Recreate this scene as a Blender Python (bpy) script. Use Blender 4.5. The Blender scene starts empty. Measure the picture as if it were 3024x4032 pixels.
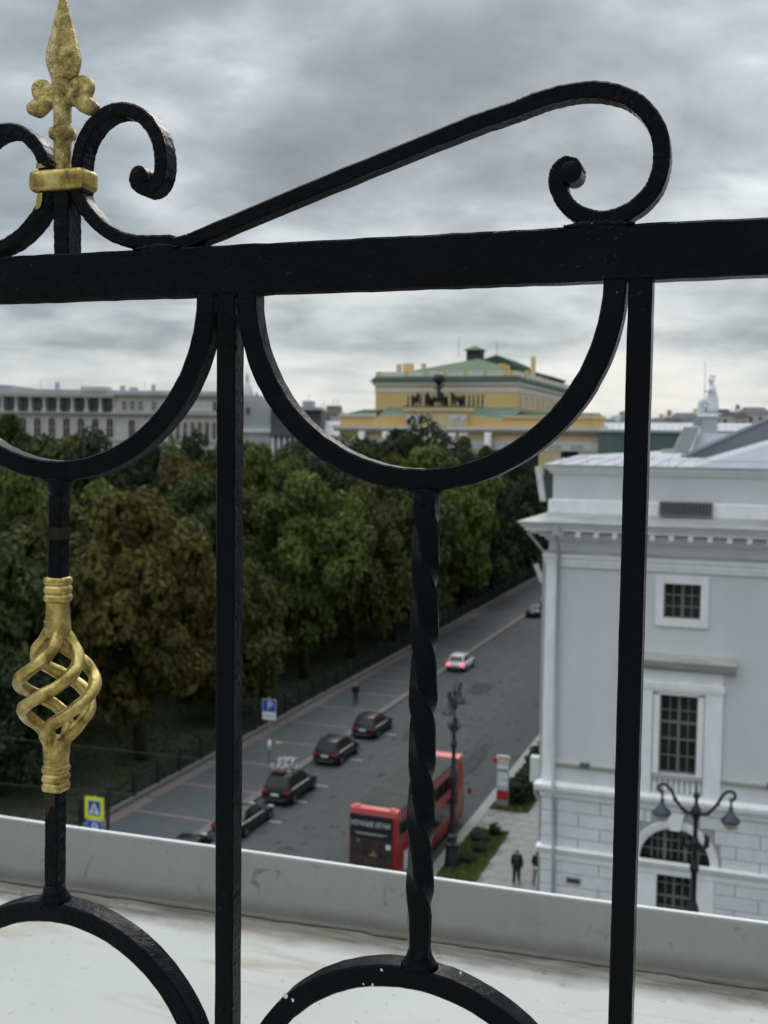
import bpy, bmesh, math, random
import numpy as np
from mathutils import Vector, Matrix
random.seed(7)
SC = bpy.context.scene
COL = SC.collection
PI = math.pi
# ------------------------------------------------------------------ camera, world, sun, exposure
H = 22.4
TH = math.atan(1538 / 4340); PITCH = math.atan(285 / 4340); ROLL = .013
fw0 = Vector((-math.sin(TH), math.cos(TH), 0)); rt0 = Vector((math.cos(TH), math.sin(TH), 0)); upz = Vector((0, 0, 1))
fw = fw0 * math.cos(PITCH) - upz * math.sin(PITCH); up1 = upz * math.cos(PITCH) + fw0 * math.sin(PITCH)
rt = rt0 * math.cos(ROLL) + up1 * math.sin(ROLL); up = up1 * math.cos(ROLL) - rt0 * math.sin(ROLL)
cd = bpy.data.cameras.new('camera'); cam = bpy.data.objects.new('camera', cd); COL.objects.link(cam)
M = Matrix.Identity(4)
for i, v in enumerate((rt, up, -fw)):
    for j in range(3): M[j][i] = v[j]
M.translation = Vector((0, 0, H)); cam.matrix_world = M
cd.sensor_fit = 'VERTICAL'; cd.sensor_height = 36; cd.sensor_width = 27; cd.lens = 36 * 4340 / 4032
cd.clip_start = .05; cd.clip_end = 6000
cd.dof.use_dof = True; cd.dof.focus_distance = .98; cd.dof.aperture_fstop = 38.75 / 3.15; cd.dof.aperture_blades = 0
SC.camera = cam
SC.view_settings.view_transform = 'Standard'; SC.view_settings.look = 'None'; SC.view_settings.gamma = 1
SC.view_settings.exposure = .40; SC.view_settings.use_curve_mapping = False
SUN_AZ = math.radians(-9); SUN_EL = math.radians(34)
sdir = Vector((math.sin(SUN_AZ) * math.cos(SUN_EL), math.cos(SUN_AZ) * math.cos(SUN_EL), math.sin(SUN_EL)))
W = bpy.data.worlds.new('World'); SC.world = W; W.use_nodes = True
nt = W.node_tree; nt.nodes.clear()
class NT:
    def __init__(s, t): s.t = t
    def n(s, typ, **k):
        nd = s.t.nodes.new(typ)
        for a, b in k.items(): setattr(nd, a, b)
        return nd
    def l(s, a, b): s.t.links.new(a, b)
    def math(s, op, a, b=None, c=None, clamp=False):
        nd = s.n('ShaderNodeMath', operation=op, use_clamp=clamp)
        for i, x in enumerate((a, b, c)):
            if x is None: continue
            if hasattr(x, 'links'): s.l(x, nd.inputs[i])
            else: nd.inputs[i].default_value = x
        return nd.outputs[0]
    def noise(s, vec, scale, detail=4, rough=.55, dist=0):
        nd = s.n('ShaderNodeTexNoise'); nd.inputs['Scale'].default_value = scale; nd.inputs['Detail'].default_value = detail
        nd.inputs['Roughness'].default_value = rough; nd.inputs['Distortion'].default_value = dist
        if vec is not None: s.l(vec, nd.inputs['Vector'])
        return nd.outputs['Fac']
    def ramp(s, fac, stops, interp='LINEAR'):
        nd = s.n('ShaderNodeValToRGB'); cr = nd.color_ramp; cr.interpolation = interp
        while len(cr.elements) > 1: cr.elements.remove(cr.elements[-1])
        for i, (p, c) in enumerate(stops):
            e = cr.elements[0] if i == 0 else cr.elements.new(p)
            e.position = p; e.color = (*c, 1) if len(c) == 3 else c
        if hasattr(fac, 'links'): s.l(fac, nd.inputs[0])
        return nd.outputs[0]
    def mix(s, fac, a, b, mode='MIX'):
        nd = s.n('ShaderNodeMix', data_type='RGBA', blend_type=mode)
        for i, x in ((0, fac), (6, a), (7, b)):
            if hasattr(x, 'links'): s.l(x, nd.inputs[i])
            elif i == 0: nd.inputs[0].default_value = x
            else: nd.inputs[i].default_value = (*x, 1)
        return nd.outputs[2]
g = NT(nt)
tc = g.n('ShaderNodeTexCoord'); sx = g.n('ShaderNodeSeparateXYZ'); g.l(tc.outputs['Generated'], sx.inputs[0])
zz = g.math('MAXIMUM', sx.outputs[2], 0.0)
SEED = 118.5
den = g.math('ADD', zz, .13)
cx = g.n('ShaderNodeCombineXYZ'); g.l(g.math('DIVIDE', sx.outputs[0], den), cx.inputs[0]); g.l(g.math('DIVIDE', sx.outputs[1], den), cx.inputs[1])
cx.inputs[2].default_value = SEED
big = g.noise(cx.outputs[0], .62, 2, .5, .3)
med = g.noise(cx.outputs[0], 1.9, 5, .55, .3)
pm_ = g.n('ShaderNodeMapping'); pm_.inputs['Scale'].default_value = (1, 1, 2.1); pm_.inputs['Location'].default_value = (SEED, 0, 0); g.l(tc.outputs['Generated'], pm_.inputs[0])
puf = g.noise(pm_.outputs[0], 4.4, 6, .55, .22)                         # billows with depth of their own, not only a flat layer
cl = g.math('ADD', g.math('ADD', g.math('MULTIPLY', big, .36), g.math('MULTIPLY', med, .24)), g.math('MULTIPLY', puf, .40))
# clouds open up towards the far horizon (paler), heavier overhead
cl = g.math('MULTIPLY_ADD', cl, 1.18, -.09)
hor = g.math('POWER', g.math('SUBTRACT', 1.0, zz), 9.0)
cl = g.math('ADD', cl, g.math('MULTIPLY', hor, .135))
ccol = g.ramp(cl, [(.33, (1.05, 1.22, 1.36)), (.42, (1.6, 1.84, 2.02)), (.50, (2.5, 2.78, 2.98)), (.57, (4.0, 4.35, 4.5)), (.64, (5.3, 5.5, 5.45)), (.76, (6.7, 6.65, 6.25))])
rise = g.math('MULTIPLY_ADD', g.math('POWER', zz, 2.1), 6.0, 1.0)       # an overcast sky is brightest at the zenith
vm = g.n('ShaderNodeVectorMath', operation='SCALE'); g.l(ccol, vm.inputs[0]); g.l(rise, vm.inputs[3])
dt = g.n('ShaderNodeVectorMath', operation='DOT_PRODUCT'); g.l(tc.outputs['Generated'], dt.inputs[0]); dt.inputs[1].default_value = sdir
glow = g.math('POWER', g.math('MAXIMUM', dt.outputs['Value'], 0.0), 14.0)
gv = g.n('ShaderNodeVectorMath', operation='SCALE'); gv.inputs[0].default_value = (1.0, .95, .8); g.l(g.math('MULTIPLY', glow, g.math('MULTIPLY', cl, 1.6)), gv.inputs[3])
ad = g.n('ShaderNodeVectorMath', operation='ADD'); g.l(vm.outputs[0], ad.inputs[0]); g.l(gv.outputs[0], ad.inputs[1])
sky = g.n('ShaderNodeTexSky', sky_type='NISHITA', sun_disc=False, sun_elevation=SUN_EL, sun_rotation=SUN_AZ % (2 * PI))
mx = g.mix(.95, sky.outputs[0], ad.outputs[0])
bg = g.n('ShaderNodeBackground'); g.l(mx, bg.inputs[0]); bg.inputs[1].default_value = .1
wo = g.n('ShaderNodeOutputWorld'); g.l(bg.outputs[0], wo.inputs[0])
sl = bpy.data.lights.new('sun', 'SUN'); sl.energy = .55; sl.angle = math.radians(25); sl.color = (1, .95, .87)
so = bpy.data.objects.new('sun', sl); COL.objects.link(so); so.rotation_euler = sdir.to_track_quat('Z', 'Y').to_euler()
so.location = (0, 0, 60)

# ------------------------------------------------------------------ materials
MATS = {}
def mat(name, col, rough=.6, metal=0.0, var=.12, vs=4.0, bump=0.0, bs=30.0, coat=0, emit=None, col2=None, spec=.5, alpha=None, stretch=None):
    if name in MATS: return MATS[name]
    m = bpy.data.materials.new(name); m.use_nodes = True; t = m.node_tree; G = NT(t)
    b = t.nodes['Principled BSDF']
    b.inputs['Roughness'].default_value = rough; b.inputs['Metallic'].default_value = metal
    b.inputs['Coat Weight'].default_value = coat; b.inputs['Specular IOR Level'].default_value = spec
    b.inputs['Base Color'].default_value = (*col, 1)
    tcn = G.n('ShaderNodeTexCoord'); vec = tcn.outputs['Object']
    if stretch:
        mp = G.n('ShaderNodeMapping'); mp.inputs['Scale'].default_value = stretch; G.l(vec, mp.inputs[0]); vec = mp.outputs[0]
    if var > 0:
        f = G.noise(vec, vs, 5, .6)
        c2 = col2 or tuple(c * (1 - var) for c in col)
        c1 = col if col2 else tuple(c * (1 + var) for c in col)
        G.l(G.mix(G.ramp(f, [(.3, (0, 0, 0)), (.7, (1, 1, 1))]), c1, c2), b.inputs['Base Color'])
    if bump > 0:
        bn = G.n('ShaderNodeBump'); bn.inputs['Strength'].default_value = bump; bn.inputs['Distance'].default_value = .01
        G.l(G.noise(vec, bs, 6, .6), bn.inputs['Height']); G.l(bn.outputs[0], b.inputs['Normal'])
    if emit: b.inputs['Emission Color'].default_value = (*emit[0], 1); b.inputs['Emission Strength'].default_value = emit[1]
    MATS[name] = m; return m
def special(name):
    m = bpy.data.materials.new(name); m.use_nodes = True; MATS[name] = m
    return m, NT(m.node_tree), m.node_tree.nodes['Principled BSDF']
# glossy black forged iron with thick lumpy brush paint
m, G, b = special('black_paint')
tcn = G.n('ShaderNodeTexCoord'); v = tcn.outputs['Object']
n1 = G.noise(v, 90, 4, .6, .4); n2 = G.noise(v, 260, 6, .7)
vo = G.n('ShaderNodeTexVoronoi'); vo.inputs['Scale'].default_value = 70; G.l(v, vo.inputs['Vector'])
fl_ = G.ramp(vo.outputs['Distance'], [(.0, (1, 1, 1)), (.22, (0, 0, 0))])
msk = G.ramp(G.noise(v, 14, 3, .5), [(.52, (0, 0, 0)), (.62, (1, 1, 1))])
chip = G.math('MULTIPLY', fl_, msk)
rgh = G.ramp(G.noise(v, 22, 3, .5), [(.42, (.12, .12, .12)), (.66, (1, 1, 1))])     # brushed smooth in places, lumpy in others
hgt = G.math('ADD', G.math('ADD', G.math('MULTIPLY', n1, .55), G.math('MULTIPLY', G.math('MULTIPLY', n2, .38), rgh)), G.math('MULTIPLY', chip, .55))
bn = G.n('ShaderNodeBump'); bn.inputs['Strength'].default_value = .9; bn.inputs['Distance'].default_value = .0030; G.l(hgt, bn.inputs['Height']); G.l(bn.outputs[0], b.inputs['Normal'])
spk = G.ramp(G.noise(v, 420, 2, .5), [(.73, (0, 0, 0)), (.76, (1, 1, 1))])
spk2 = G.math('MULTIPLY', spk, G.ramp(G.noise(v, 9, 2, .5), [(.56, (0, 0, 0)), (.66, (1, 1, 1))]))
G.l(G.mix(spk2, (.0010, .0014, .0024), (.16, .155, .14)), b.inputs['Base Color'])
b.inputs['Roughness'].default_value = .19; b.inputs['Specular IOR Level'].default_value = .085
# gold paint
m, G, b = special('gold_paint')
v = G.n('ShaderNodeTexCoord').outputs['Object']
f = G.noise(v, 55, 6, .65, .3)
G.l(G.ramp(f, [(.32, (.135, .09, .022)), (.5, (.37, .27, .08)), (.7, (.60, .47, .18))]), b.inputs['Base Color'])
b.inputs['Metallic'].default_value = .88; b.inputs['Roughness'].default_value = .33
bn = G.n('ShaderNodeBump'); bn.inputs['Strength'].default_value = .5; bn.inputs['Distance'].default_value = .0015
G.l(G.math('ADD', G.noise(v, 120, 5, .6), G.math('MULTIPLY', G.noise(v, 420, 4, .6), .35)), bn.inputs['Height']); G.l(bn.outputs[0], b.inputs['Normal'])
# same gold, beaten rougher, for the spear head
m, G, b = special('gold_leaf_rough')
v = G.n('ShaderNodeTexCoord').outputs['Object']
f = G.noise(v, 75, 7, .7, .5)
G.l(G.ramp(f, [(.34, (.08, .052, .015)), (.48, (.31, .225, .07)), (.66, (.64, .50, .20))]), b.inputs['Base Color'])
b.inputs['Metallic'].default_value = .75; b.inputs['Roughness'].default_value = .36
bn = G.n('ShaderNodeBump'); bn.inputs['Strength'].default_value = .95; bn.inputs['Distance'].default_value = .0055
G.l(G.math('ADD', G.noise(v, 130, 6, .65, .6), G.math('MULTIPLY', G.noise(v, 380, 4, .6), .3)), bn.inputs['Height']); G.l(bn.outputs[0], b.inputs['Normal'])
# weathered white ledge sheet: rusty-brown runs and grime gathered along the upstand (at Y ~ 2.45)
def ledge_mat(name, base, upstand):
    m, G, b = special(name)
    v = G.n('ShaderNodeTexCoord').outputs['Object']; s = G.n('ShaderNodeSeparateXYZ'); G.l(v, s.inputs[0])
    n1 = G.noise(v, 3, 6, .6, .5)
    mp = G.n('ShaderNodeMapping'); mp.inputs['Rotation'].default_value = (0, 0, .35); mp.inputs['Scale'].default_value = (1.2, 6, 1); G.l(v, mp.inputs[0])
    runs = G.ramp(G.noise(mp.outputs[0], 1.6, 5, .55, .8), [(.55, (0, 0, 0)), (.74, (1, 1, 1))])
    speck = G.ramp(G.noise(v, 55, 3, .6), [(.66, (0, 0, 0)), (.72, (1, 1, 1))])
    smear = G.ramp(G.noise(v, 13, 4, .6, 1.4), [(.63, (0, 0, 0)), (.71, (1, 1, 1))])
    mps = G.n('ShaderNodeMapping'); mps.inputs['Scale'].default_value = (9, 1, 1.6); G.l(v, mps.inputs[0]); run = G.ramp(G.noise(mps.outputs[0], 2.2, 5, .6, .4), [(.5, (0, 0, 0)), (.75, (1, 1, 1))])
    c = G.mix(G.ramp(n1, [(.35, (0, 0, 0)), (.75, (1, 1, 1))]), base, tuple(x * .88 for x in base))
    if not upstand:
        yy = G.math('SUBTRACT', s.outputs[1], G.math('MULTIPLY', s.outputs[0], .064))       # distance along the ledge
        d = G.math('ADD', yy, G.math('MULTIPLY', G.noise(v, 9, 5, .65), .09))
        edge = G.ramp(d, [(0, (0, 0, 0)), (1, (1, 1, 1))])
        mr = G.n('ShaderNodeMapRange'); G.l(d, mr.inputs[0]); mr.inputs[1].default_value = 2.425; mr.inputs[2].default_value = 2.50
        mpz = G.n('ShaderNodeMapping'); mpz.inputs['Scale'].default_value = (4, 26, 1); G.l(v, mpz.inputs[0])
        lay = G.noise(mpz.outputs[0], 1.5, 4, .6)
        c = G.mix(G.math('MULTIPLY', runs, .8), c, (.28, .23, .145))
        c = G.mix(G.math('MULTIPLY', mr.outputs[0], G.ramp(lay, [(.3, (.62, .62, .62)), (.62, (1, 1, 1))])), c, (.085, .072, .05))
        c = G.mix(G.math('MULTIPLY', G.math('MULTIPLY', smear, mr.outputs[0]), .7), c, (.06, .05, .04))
        c = G.mix(G.math('MULTIPLY', speck, .6), c, (.2, .18, .15))
    else:
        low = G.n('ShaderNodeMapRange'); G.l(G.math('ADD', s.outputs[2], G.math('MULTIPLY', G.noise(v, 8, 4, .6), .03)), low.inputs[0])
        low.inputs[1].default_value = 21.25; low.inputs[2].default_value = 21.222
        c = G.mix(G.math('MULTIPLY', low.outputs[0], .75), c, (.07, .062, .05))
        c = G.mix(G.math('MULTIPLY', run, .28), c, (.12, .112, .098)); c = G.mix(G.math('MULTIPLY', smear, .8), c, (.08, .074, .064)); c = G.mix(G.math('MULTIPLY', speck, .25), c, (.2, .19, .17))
    G.l(c, b.inputs['Base Color']); b.inputs['Roughness'].default_value = .62; b.inputs['Specular IOR Level'].default_value = .3
    bn = G.n('ShaderNodeBump'); bn.inputs['Strength'].default_value = .25; bn.inputs['Distance'].default_value = .004
    G.l(G.noise(v, 60, 5, .6), bn.inputs['Height']); G.l(bn.outputs[0], b.inputs['Normal'])
ledge_mat('ledge_white', (.44, .428, .395), False); ledge_mat('upstand_shaded', (.185, .176, .16), True)  # upstand: same white sheet, base darkened to paint in its shade
# road asphalt: worn lanes, dark tar stains
m, G, b = special('asphalt')
v = G.n('ShaderNodeTexCoord').outputs['Object']
mp = G.n('ShaderNodeMapping'); mp.inputs['Scale'].default_value = (1, .12, 1); G.l(v, mp.inputs[0])
lanes = G.noise(mp.outputs[0], .7, 5, .6, .3)
blot = G.ramp(G.noise(v, .45, 6, .7, .4), [(.42, (0, 0, 0)), (.58, (1, 1, 1))])
mpw = G.n('ShaderNodeMapping'); mpw.inputs['Scale'].default_value = (1, .35, 1); G.l(v, mpw.inputs[0])
wet = G.ramp(G.noise(mpw.outputs[0], 2.2, 5, .65, .6), [(.53, (0, 0, 0)), (.62, (1, 1, 1))])
s = G.n('ShaderNodeSeparateXYZ'); G.l(v, s.inputs[0])
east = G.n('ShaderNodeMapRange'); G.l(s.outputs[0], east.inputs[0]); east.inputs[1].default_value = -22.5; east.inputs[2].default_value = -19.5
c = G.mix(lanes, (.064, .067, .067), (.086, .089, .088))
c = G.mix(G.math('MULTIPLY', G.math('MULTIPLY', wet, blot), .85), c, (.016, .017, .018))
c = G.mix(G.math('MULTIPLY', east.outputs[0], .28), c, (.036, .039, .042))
fine = G.noise(v, 60, 3, .7); c = G.mix(G.math('MULTIPLY', fine, .25), c, (.09, .09, .088))
G.l(c, b.inputs['Base Color']); b.inputs['Roughness'].default_value = .9; b.inputs['Specular IOR Level'].default_value = .12
mat('panel_asphalt', (.052, .056, .058), .85, var=.14, vs=1.2, bump=.2, bs=40)
mat('granite_pink', (.125, .10, .09), .75, var=.15, vs=3); mat('granite_grey', (.22, .215, .20), .75, var=.15, vs=3)
mat('slab_stone', (.235, .23, .215), .8, var=.16, vs=1.3, bump=.15)
mat('joint_dark', (.175, .17, .158), .9, var=.1)
mat('soil', (.035, .03, .022), .95, var=.3, vs=2); mat('park_soil', (.03, .034, .016), .95, var=.35, vs=.4)
mat('ground_far', (.07, .072, .07), .9, var=.2, vs=.05)
mat('grass_green', (.085, .135, .022), .8, var=.3, vs=.6, col2=(.12, .14, .028)); mat('grass_dark', (.034, .05, .013), .85, var=.3, vs=.5)
# white building
mat('wall_grey', (.635, .635, .63), .85, var=.05, vs=.5, stretch=(1.4, 1.4, .7), bump=.12, bs=25)
mat('trim_white', (.83, .825, .81), .75, var=.075, vs=1.5, stretch=(1.5, 1.5, .6), bump=.1, bs=30)
mat('block_white', (.70, .695, .685), .82, var=.09, vs=1.1, stretch=(1.4, 1.4, .9), bump=.15, bs=25); mat('joint_grey', (.36, .36, .355), .9, var=.08)
mat('trim_stained', (.52, .51, .48), .8, var=.3, vs=1.3, col2=(.33, .32, .28), stretch=(.4, 2, 2))
mat('roof_metal', (.34, .345, .375), .62, metal=.0, spec=.2, var=.1, vs=.8); mat('roof_dark', (.19, .20, .215), .55, metal=.2, var=.12, vs=.7)
mat('pipe_grey', (.40, .41, .43), .5, metal=.2, var=.08, vs=2); mat('grille_dark', (.045, .045, .045), .6)
mat('glass_dark', (.008, .009, .009), .12, vs=1.1, spec=.35, col2=(.034, .036, .028)); mat('muntin', (.17, .165, .155), .7, var=.1)  # glass_dark: second tint paints varied reflections and curtain tones into the panes
mat('glass_sky', (.10, .125, .15), .2, var=.5, vs=.4, spec=.5)
mat('statue_white', (.66, .67, .68), .8, var=.12, vs=2); mat('bronze_dark', (.022, .03, .026), .5, metal=.3, var=.3, vs=2)
# theatre and far houses
mat('ochre', (.62, .44, .185), .85, var=.08, vs=.25); mat('ochre_pale', (.60, .48, .27), .85, var=.06, vs=.25)
mat('theatre_white', (.60, .58, .57), .8, var=.06, vs=.4); mat('roof_green', (.125, .17, .11), .85, var=.12, vs=.2, col2=(.105, .145, .09), spec=.1)
mat('roof_green_dark', (.055, .09, .06), .85, spec=.1, var=.15, vs=.3); mat('roof_verdigris', (.14, .19, .15), .85, spec=.1, var=.15, vs=.3)
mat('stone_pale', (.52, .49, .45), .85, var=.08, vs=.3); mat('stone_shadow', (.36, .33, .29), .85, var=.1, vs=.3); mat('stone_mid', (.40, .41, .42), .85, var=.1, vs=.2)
mat('stone_dark', (.10, .10, .105), .85, var=.2, vs=.4); mat('net_green', (.085, .135, .115), .8, var=.3, vs=.25, stretch=(1, 1, .3)); mat('roof_grey', (.36, .37, .39), .6, var=.12, vs=.3)
mat('rust_roof', (.26, .20, .17), .7, var=.2, vs=.4)
# vehicles, street furniture
mat('car_black', (.005, .0055, .006), .32, coat=.12, spec=.3, var=0); mat('car_dark', (.014, .015, .017), .34, coat=.12, spec=.3, var=0); mat('car_white', (.66, .67, .67), .3, coat=.5, var=0)
mat('car_silver', (.36, .37, .38), .3, metal=.3, coat=.5, var=0)
mat('car_glass', (.008, .009, .010), .08, var=0, spec=.5); mat('tyre', (.01, .01, .01), .85, var=0); mat('rim', (.28, .28, .28), .4, metal=.7, var=0)
mat('plastic_black', (.012, .012, .012), .6, var=0); mat('plate_white', (.7, .7, .68), .5, var=0)
mat('lamp_red', (.22, .012, .015), .3, var=0); mat('lamp_red_lit', (.6, .02, .03), .3, var=0, emit=((1, .08, .1), 2.6)); mat('lamp_clear', (.6, .6, .58), .2, var=0)
mat('chrome', (.55, .56, .57), .25, metal=.9, var=0)
mat('bus_red', (.29, .018, .018), .35, coat=.2, var=.08, vs=1); mat('bus_red_pale', (.58, .10, .09), .4, var=.06, vs=1); mat('bus_roof', (.060, .064, .058), .8, spec=.1, var=.2, vs=.9)
mat('bus_dark', (.012, .0125, .013), .35, var=.2, vs=1); mat('ad_brown', (.055, .03, .022), .5, var=.5, vs=5, col2=(.016, .016, .018)); mat('ad_gold', (.28, .17, .05), .5, var=.4, vs=8)
mat('ink_white', (.62, .64, .66), .6, var=0); mat('sign_blue', (.018, .07, .36), .45, var=.05); mat('sign_white', (.72, .73, .74), .5, var=.03)
mat('sign_yellow', (.74, .78, .02), .5, var=.03); mat('ink_black', (.012, .012, .012), .6, var=0); mat('post_steel', (.26, .27, .27), .5, metal=.4, var=.1, vs=3)
mat('iron_lamp', (.010, .012, .013), .45, var=.2, vs=4); mat('shade_grey', (.045, .052, .065), .45, var=.1, vs=3); mat('globe', (.42, .38, .33), .35, var=.05)
mat('pylon_grey', (.27, .28, .285), .5, var=.1, vs=2); mat('pylon_red', (.40, .012, .02), .45, var=.05); mat('pylon_blue', (.42, .52, .60), .5, var=.1, vs=4)
mat('fence_iron', (.010, .011, .010), .6, var=.2, vs=3); mat('mark_white', (.45, .45, .43), .8, var=.2, vs=3); mat('bark', (.022, .018, .013), .95, var=.35, vs=3, bump=.6, bs=9)
mat('skin', (.42, .26, .18), .6, var=.05); mat('hair_dark', (.012, .009, .007), .7, var=0); mat('cloth_navy', (.008, .010, .018), .9, var=.2, vs=8); mat('cloth_black', (.009, .009, .010), .9, var=.2, vs=8)
mat('cloth_jeans', (.03, .045, .08), .9, var=.2, vs=8); mat('cloth_tan', (.16, .12, .085), .9, var=.2, vs=8); mat('cloth_bag', (.010, .017, .030), .8, var=.1); mat('cloth_white', (.5, .52, .56), .9, var=.1)
mat('building_wall', (.5, .5, .48), .85, var=.08, vs=.8); mat('dead_leaf', (.16, .05, .03), .8, var=.3, vs=60)
mat('wire', (.02, .02, .02), .6, var=0); mat('antenna_white', (.62, .62, .60), .5, var=.08, vs=2); mat('mark_yellow', (.42, .40, .08), .8, var=.2, vs=4)
def leaf_mat(name, c1, c2):
    m, G, b = special(name)
    ge = G.n('ShaderNodeNewGeometry'); v = G.n('ShaderNodeTexCoord').outputs['Object']
    f = G.math('ADD', G.math('MULTIPLY', ge.outputs['Random Per Island'], .55), G.math('MULTIPLY', G.noise(v, 2.6, 3, .5), .6))
    c = G.ramp(f, [(.25, c2), (.6, tuple((a + q) / 2 for a, q in zip(c1, c2))), (.92, c1)])
    G.l(c, b.inputs['Base Color']); b.inputs['Roughness'].default_value = .75; b.inputs['Specular IOR Level'].default_value = .25
    tr = G.n('ShaderNodeBsdfTranslucent'); G.l(c, tr.inputs[0]); ms = G.n('ShaderNodeMixShader'); ms.inputs[0].default_value = .2
    out = [n for n in m.node_tree.nodes if n.type == 'OUTPUT_MATERIAL'][0]
    G.l(b.outputs[0], ms.inputs[1]); G.l(tr.outputs[0], ms.inputs[2]); G.l(ms.outputs[0], out.inputs[0])
leaf_mat('leaf_green', (0.087, 0.102, 0.023), (0.025, 0.040, 0.012)); leaf_mat('leaf_bright', (0.139, 0.155, 0.026), (0.047, 0.072, 0.016))
leaf_mat('leaf_dark', (0.044, 0.061, 0.022), (0.014, 0.025, 0.012)); leaf_mat('leaf_olive', (0.108, 0.108, 0.022), (0.035, 0.044, 0.012))
leaf_mat('leaf_rust', (.120, .092, .022), (.045, .038, .012)); leaf_mat('leaf_chestnut', (.150, .130, .026), (.042, .042, .012))

# ------------------------------------------------------------------ mesh helpers
ORG = {}
class MB:
    def __init__(s): s.v = []; s.f = []; s.m = []
    def add(s, vs, fs, mi=0):
        o = len(s.v); s.v += [tuple(p) for p in vs]
        for f in fs: s.f.append([o + i for i in f]); s.m.append(mi)
        return s
    def box(s, x0, x1, y0, y1, z0, z1, mi=0):
        return s.add([(x0, y0, z0), (x1, y0, z0), (x1, y1, z0), (x0, y1, z0), (x0, y0, z1), (x1, y0, z1), (x1, y1, z1), (x0, y1, z1)],
                     [(0, 3, 2, 1), (4, 5, 6, 7), (0, 1, 5, 4), (1, 2, 6, 5), (2, 3, 7, 6), (3, 0, 4, 7)], mi)
    def cbox(s, c, d, mi=0): return s.box(c[0] - d[0] / 2, c[0] + d[0] / 2, c[1] - d[1] / 2, c[1] + d[1] / 2, c[2] - d[2] / 2, c[2] + d[2] / 2, mi)
    def quad(s, a, b, c, d, mi=0): return s.add([a, b, c, d], [(0, 1, 2, 3)], mi)
    def prism(s, poly, y0, y1, mi=0, axis='Y'):
        n = len(poly); P = (lambda p, t: (p[0], t, p[1])) if axis == 'Y' else ((lambda p, t: (t, p[0], p[1])) if axis == 'X' else (lambda p, t: (p[0], p[1], t)))
        vs = [P(p, y0) for p in poly] + [P(p, y1) for p in poly]
        fs = [list(range(n))[::-1], list(range(n, 2 * n))] + [(i, (i + 1) % n, n + (i + 1) % n, n + i) for i in range(n)]
        return s.add(vs, fs, mi)
    def tube(s, pts, r, n=8, mi=0, caps=True, sq=None):
        pts = [Vector(p) for p in pts]; k = len(pts); rs = r if isinstance(r, (list, tuple)) else [r] * k
        vs = []; fs = []; prev = None
        for i, p in enumerate(pts):
            t = (pts[min(i + 1, k - 1)] - pts[max(i - 1, 0)]).normalized()
            if prev is None:
                a = Vector((0, 0, 1)) if abs(t.z) < .9 else Vector((1, 0, 0)); u = a.cross(t).normalized()
            else: u = (prev - t * prev.dot(t)).normalized()
            prev = u; w = t.cross(u)
            for j in range(n):
                an = 2 * PI * (j + .5) / n
                vs.append(p + (u * math.cos(an) + w * math.sin(an)) * rs[i])
        for i in range(k - 1):
            for j in range(n): fs.append((i * n + j, i * n + (j + 1) % n, (i + 1) * n + (j + 1) % n, (i + 1) * n + j))
        if caps: fs += [tuple(range(n))[::-1], tuple((k - 1) * n + j for j in range(n))]
        return s.add(vs, fs, mi)
    def lathe(s, prof, c=(0, 0, 0), n=16, mi=0):
        vs = []; fs = []; k = len(prof)
        for r, z in prof:
            for j in range(n): vs.append((c[0] + r * math.cos(2 * PI * j / n), c[1] + r * math.sin(2 * PI * j / n), c[2] + z))
        for i in range(k - 1):
            for j in range(n): fs.append((i * n + j, i * n + (j + 1) % n, (i + 1) * n + (j + 1) % n, (i + 1) * n + j))
        fs += [tuple(range(n))[::-1], tuple((k - 1) * n + j for j in range(n))]
        return s.add(vs, fs, mi)
    def build(s, name, mats, parent=None, smooth=False, bevel=0, seg=2, local=False, kind=None):
        me = bpy.data.meshes.new(name)
        me.from_pydata(s.v, [], s.f); me.update()
        if not isinstance(mats, (list, tuple)): mats = [mats]
        for q in mats: me.materials.append(MATS[q] if isinstance(q, str) else q)
        if len(mats) > 1: me.polygons.foreach_set('material_index', s.m)
        bm = bmesh.new(); bm.from_mesh(me)
        if bevel:
            ed = [e for e in bm.edges if len(e.link_faces) == 2 and e.calc_face_angle(0) > .5]
            bmesh.ops.bevel(bm, geom=ed, offset=bevel, segments=seg, affect='EDGES', profile=.6)
        bmesh.ops.recalc_face_normals(bm, faces=bm.faces)
        bm.to_mesh(me); bm.free()
        if smooth:
            me.polygons.foreach_set('use_smooth', [True] * len(me.polygons))
            if smooth is not True: me.set_sharp_from_angle(angle=smooth)
        return link(name, me, parent, local, kind)
def link(name, me, parent=None, local=False, kind=None):
    o = bpy.data.objects.new(name, me); COL.objects.link(o)
    if parent is not None:
        o.parent = parent; off = ORG.get(parent.name, Vector())
        if not local and off.length > 0 and me is not None: me.transform(Matrix.Translation(-off))
        ORG[o.name] = off
    if kind: o['kind'] = kind
    return o
def thing(name, loc, label, cat, group=None, rz=0):
    o = bpy.data.objects.new(name, None); COL.objects.link(o); o.location = loc; o.rotation_euler = (0, 0, rz); o.empty_display_size = .3
    o['label'] = label; o['category'] = cat
    if group: o['group'] = group
    ORG[o.name] = Vector(loc); return o
def tag(o, label, cat, group=None):
    o['label'] = label; o['category'] = cat
    if group: o['group'] = group
    return o
def struct(o): o['kind'] = 'structure'; return o
def copy_thing(root, loc, rz=None, label=None):
    def cp(o, par):
        c = o.copy(); COL.objects.link(c); c.parent = par
        for ch in [q for q in bpy.data.objects if q.parent == o]: cp(ch, c)
        return c
    r = cp(root, None); r.location = loc
    if rz is not None: r.rotation_euler = (0, 0, rz)
    if label: r['label'] = label
    return r
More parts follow.
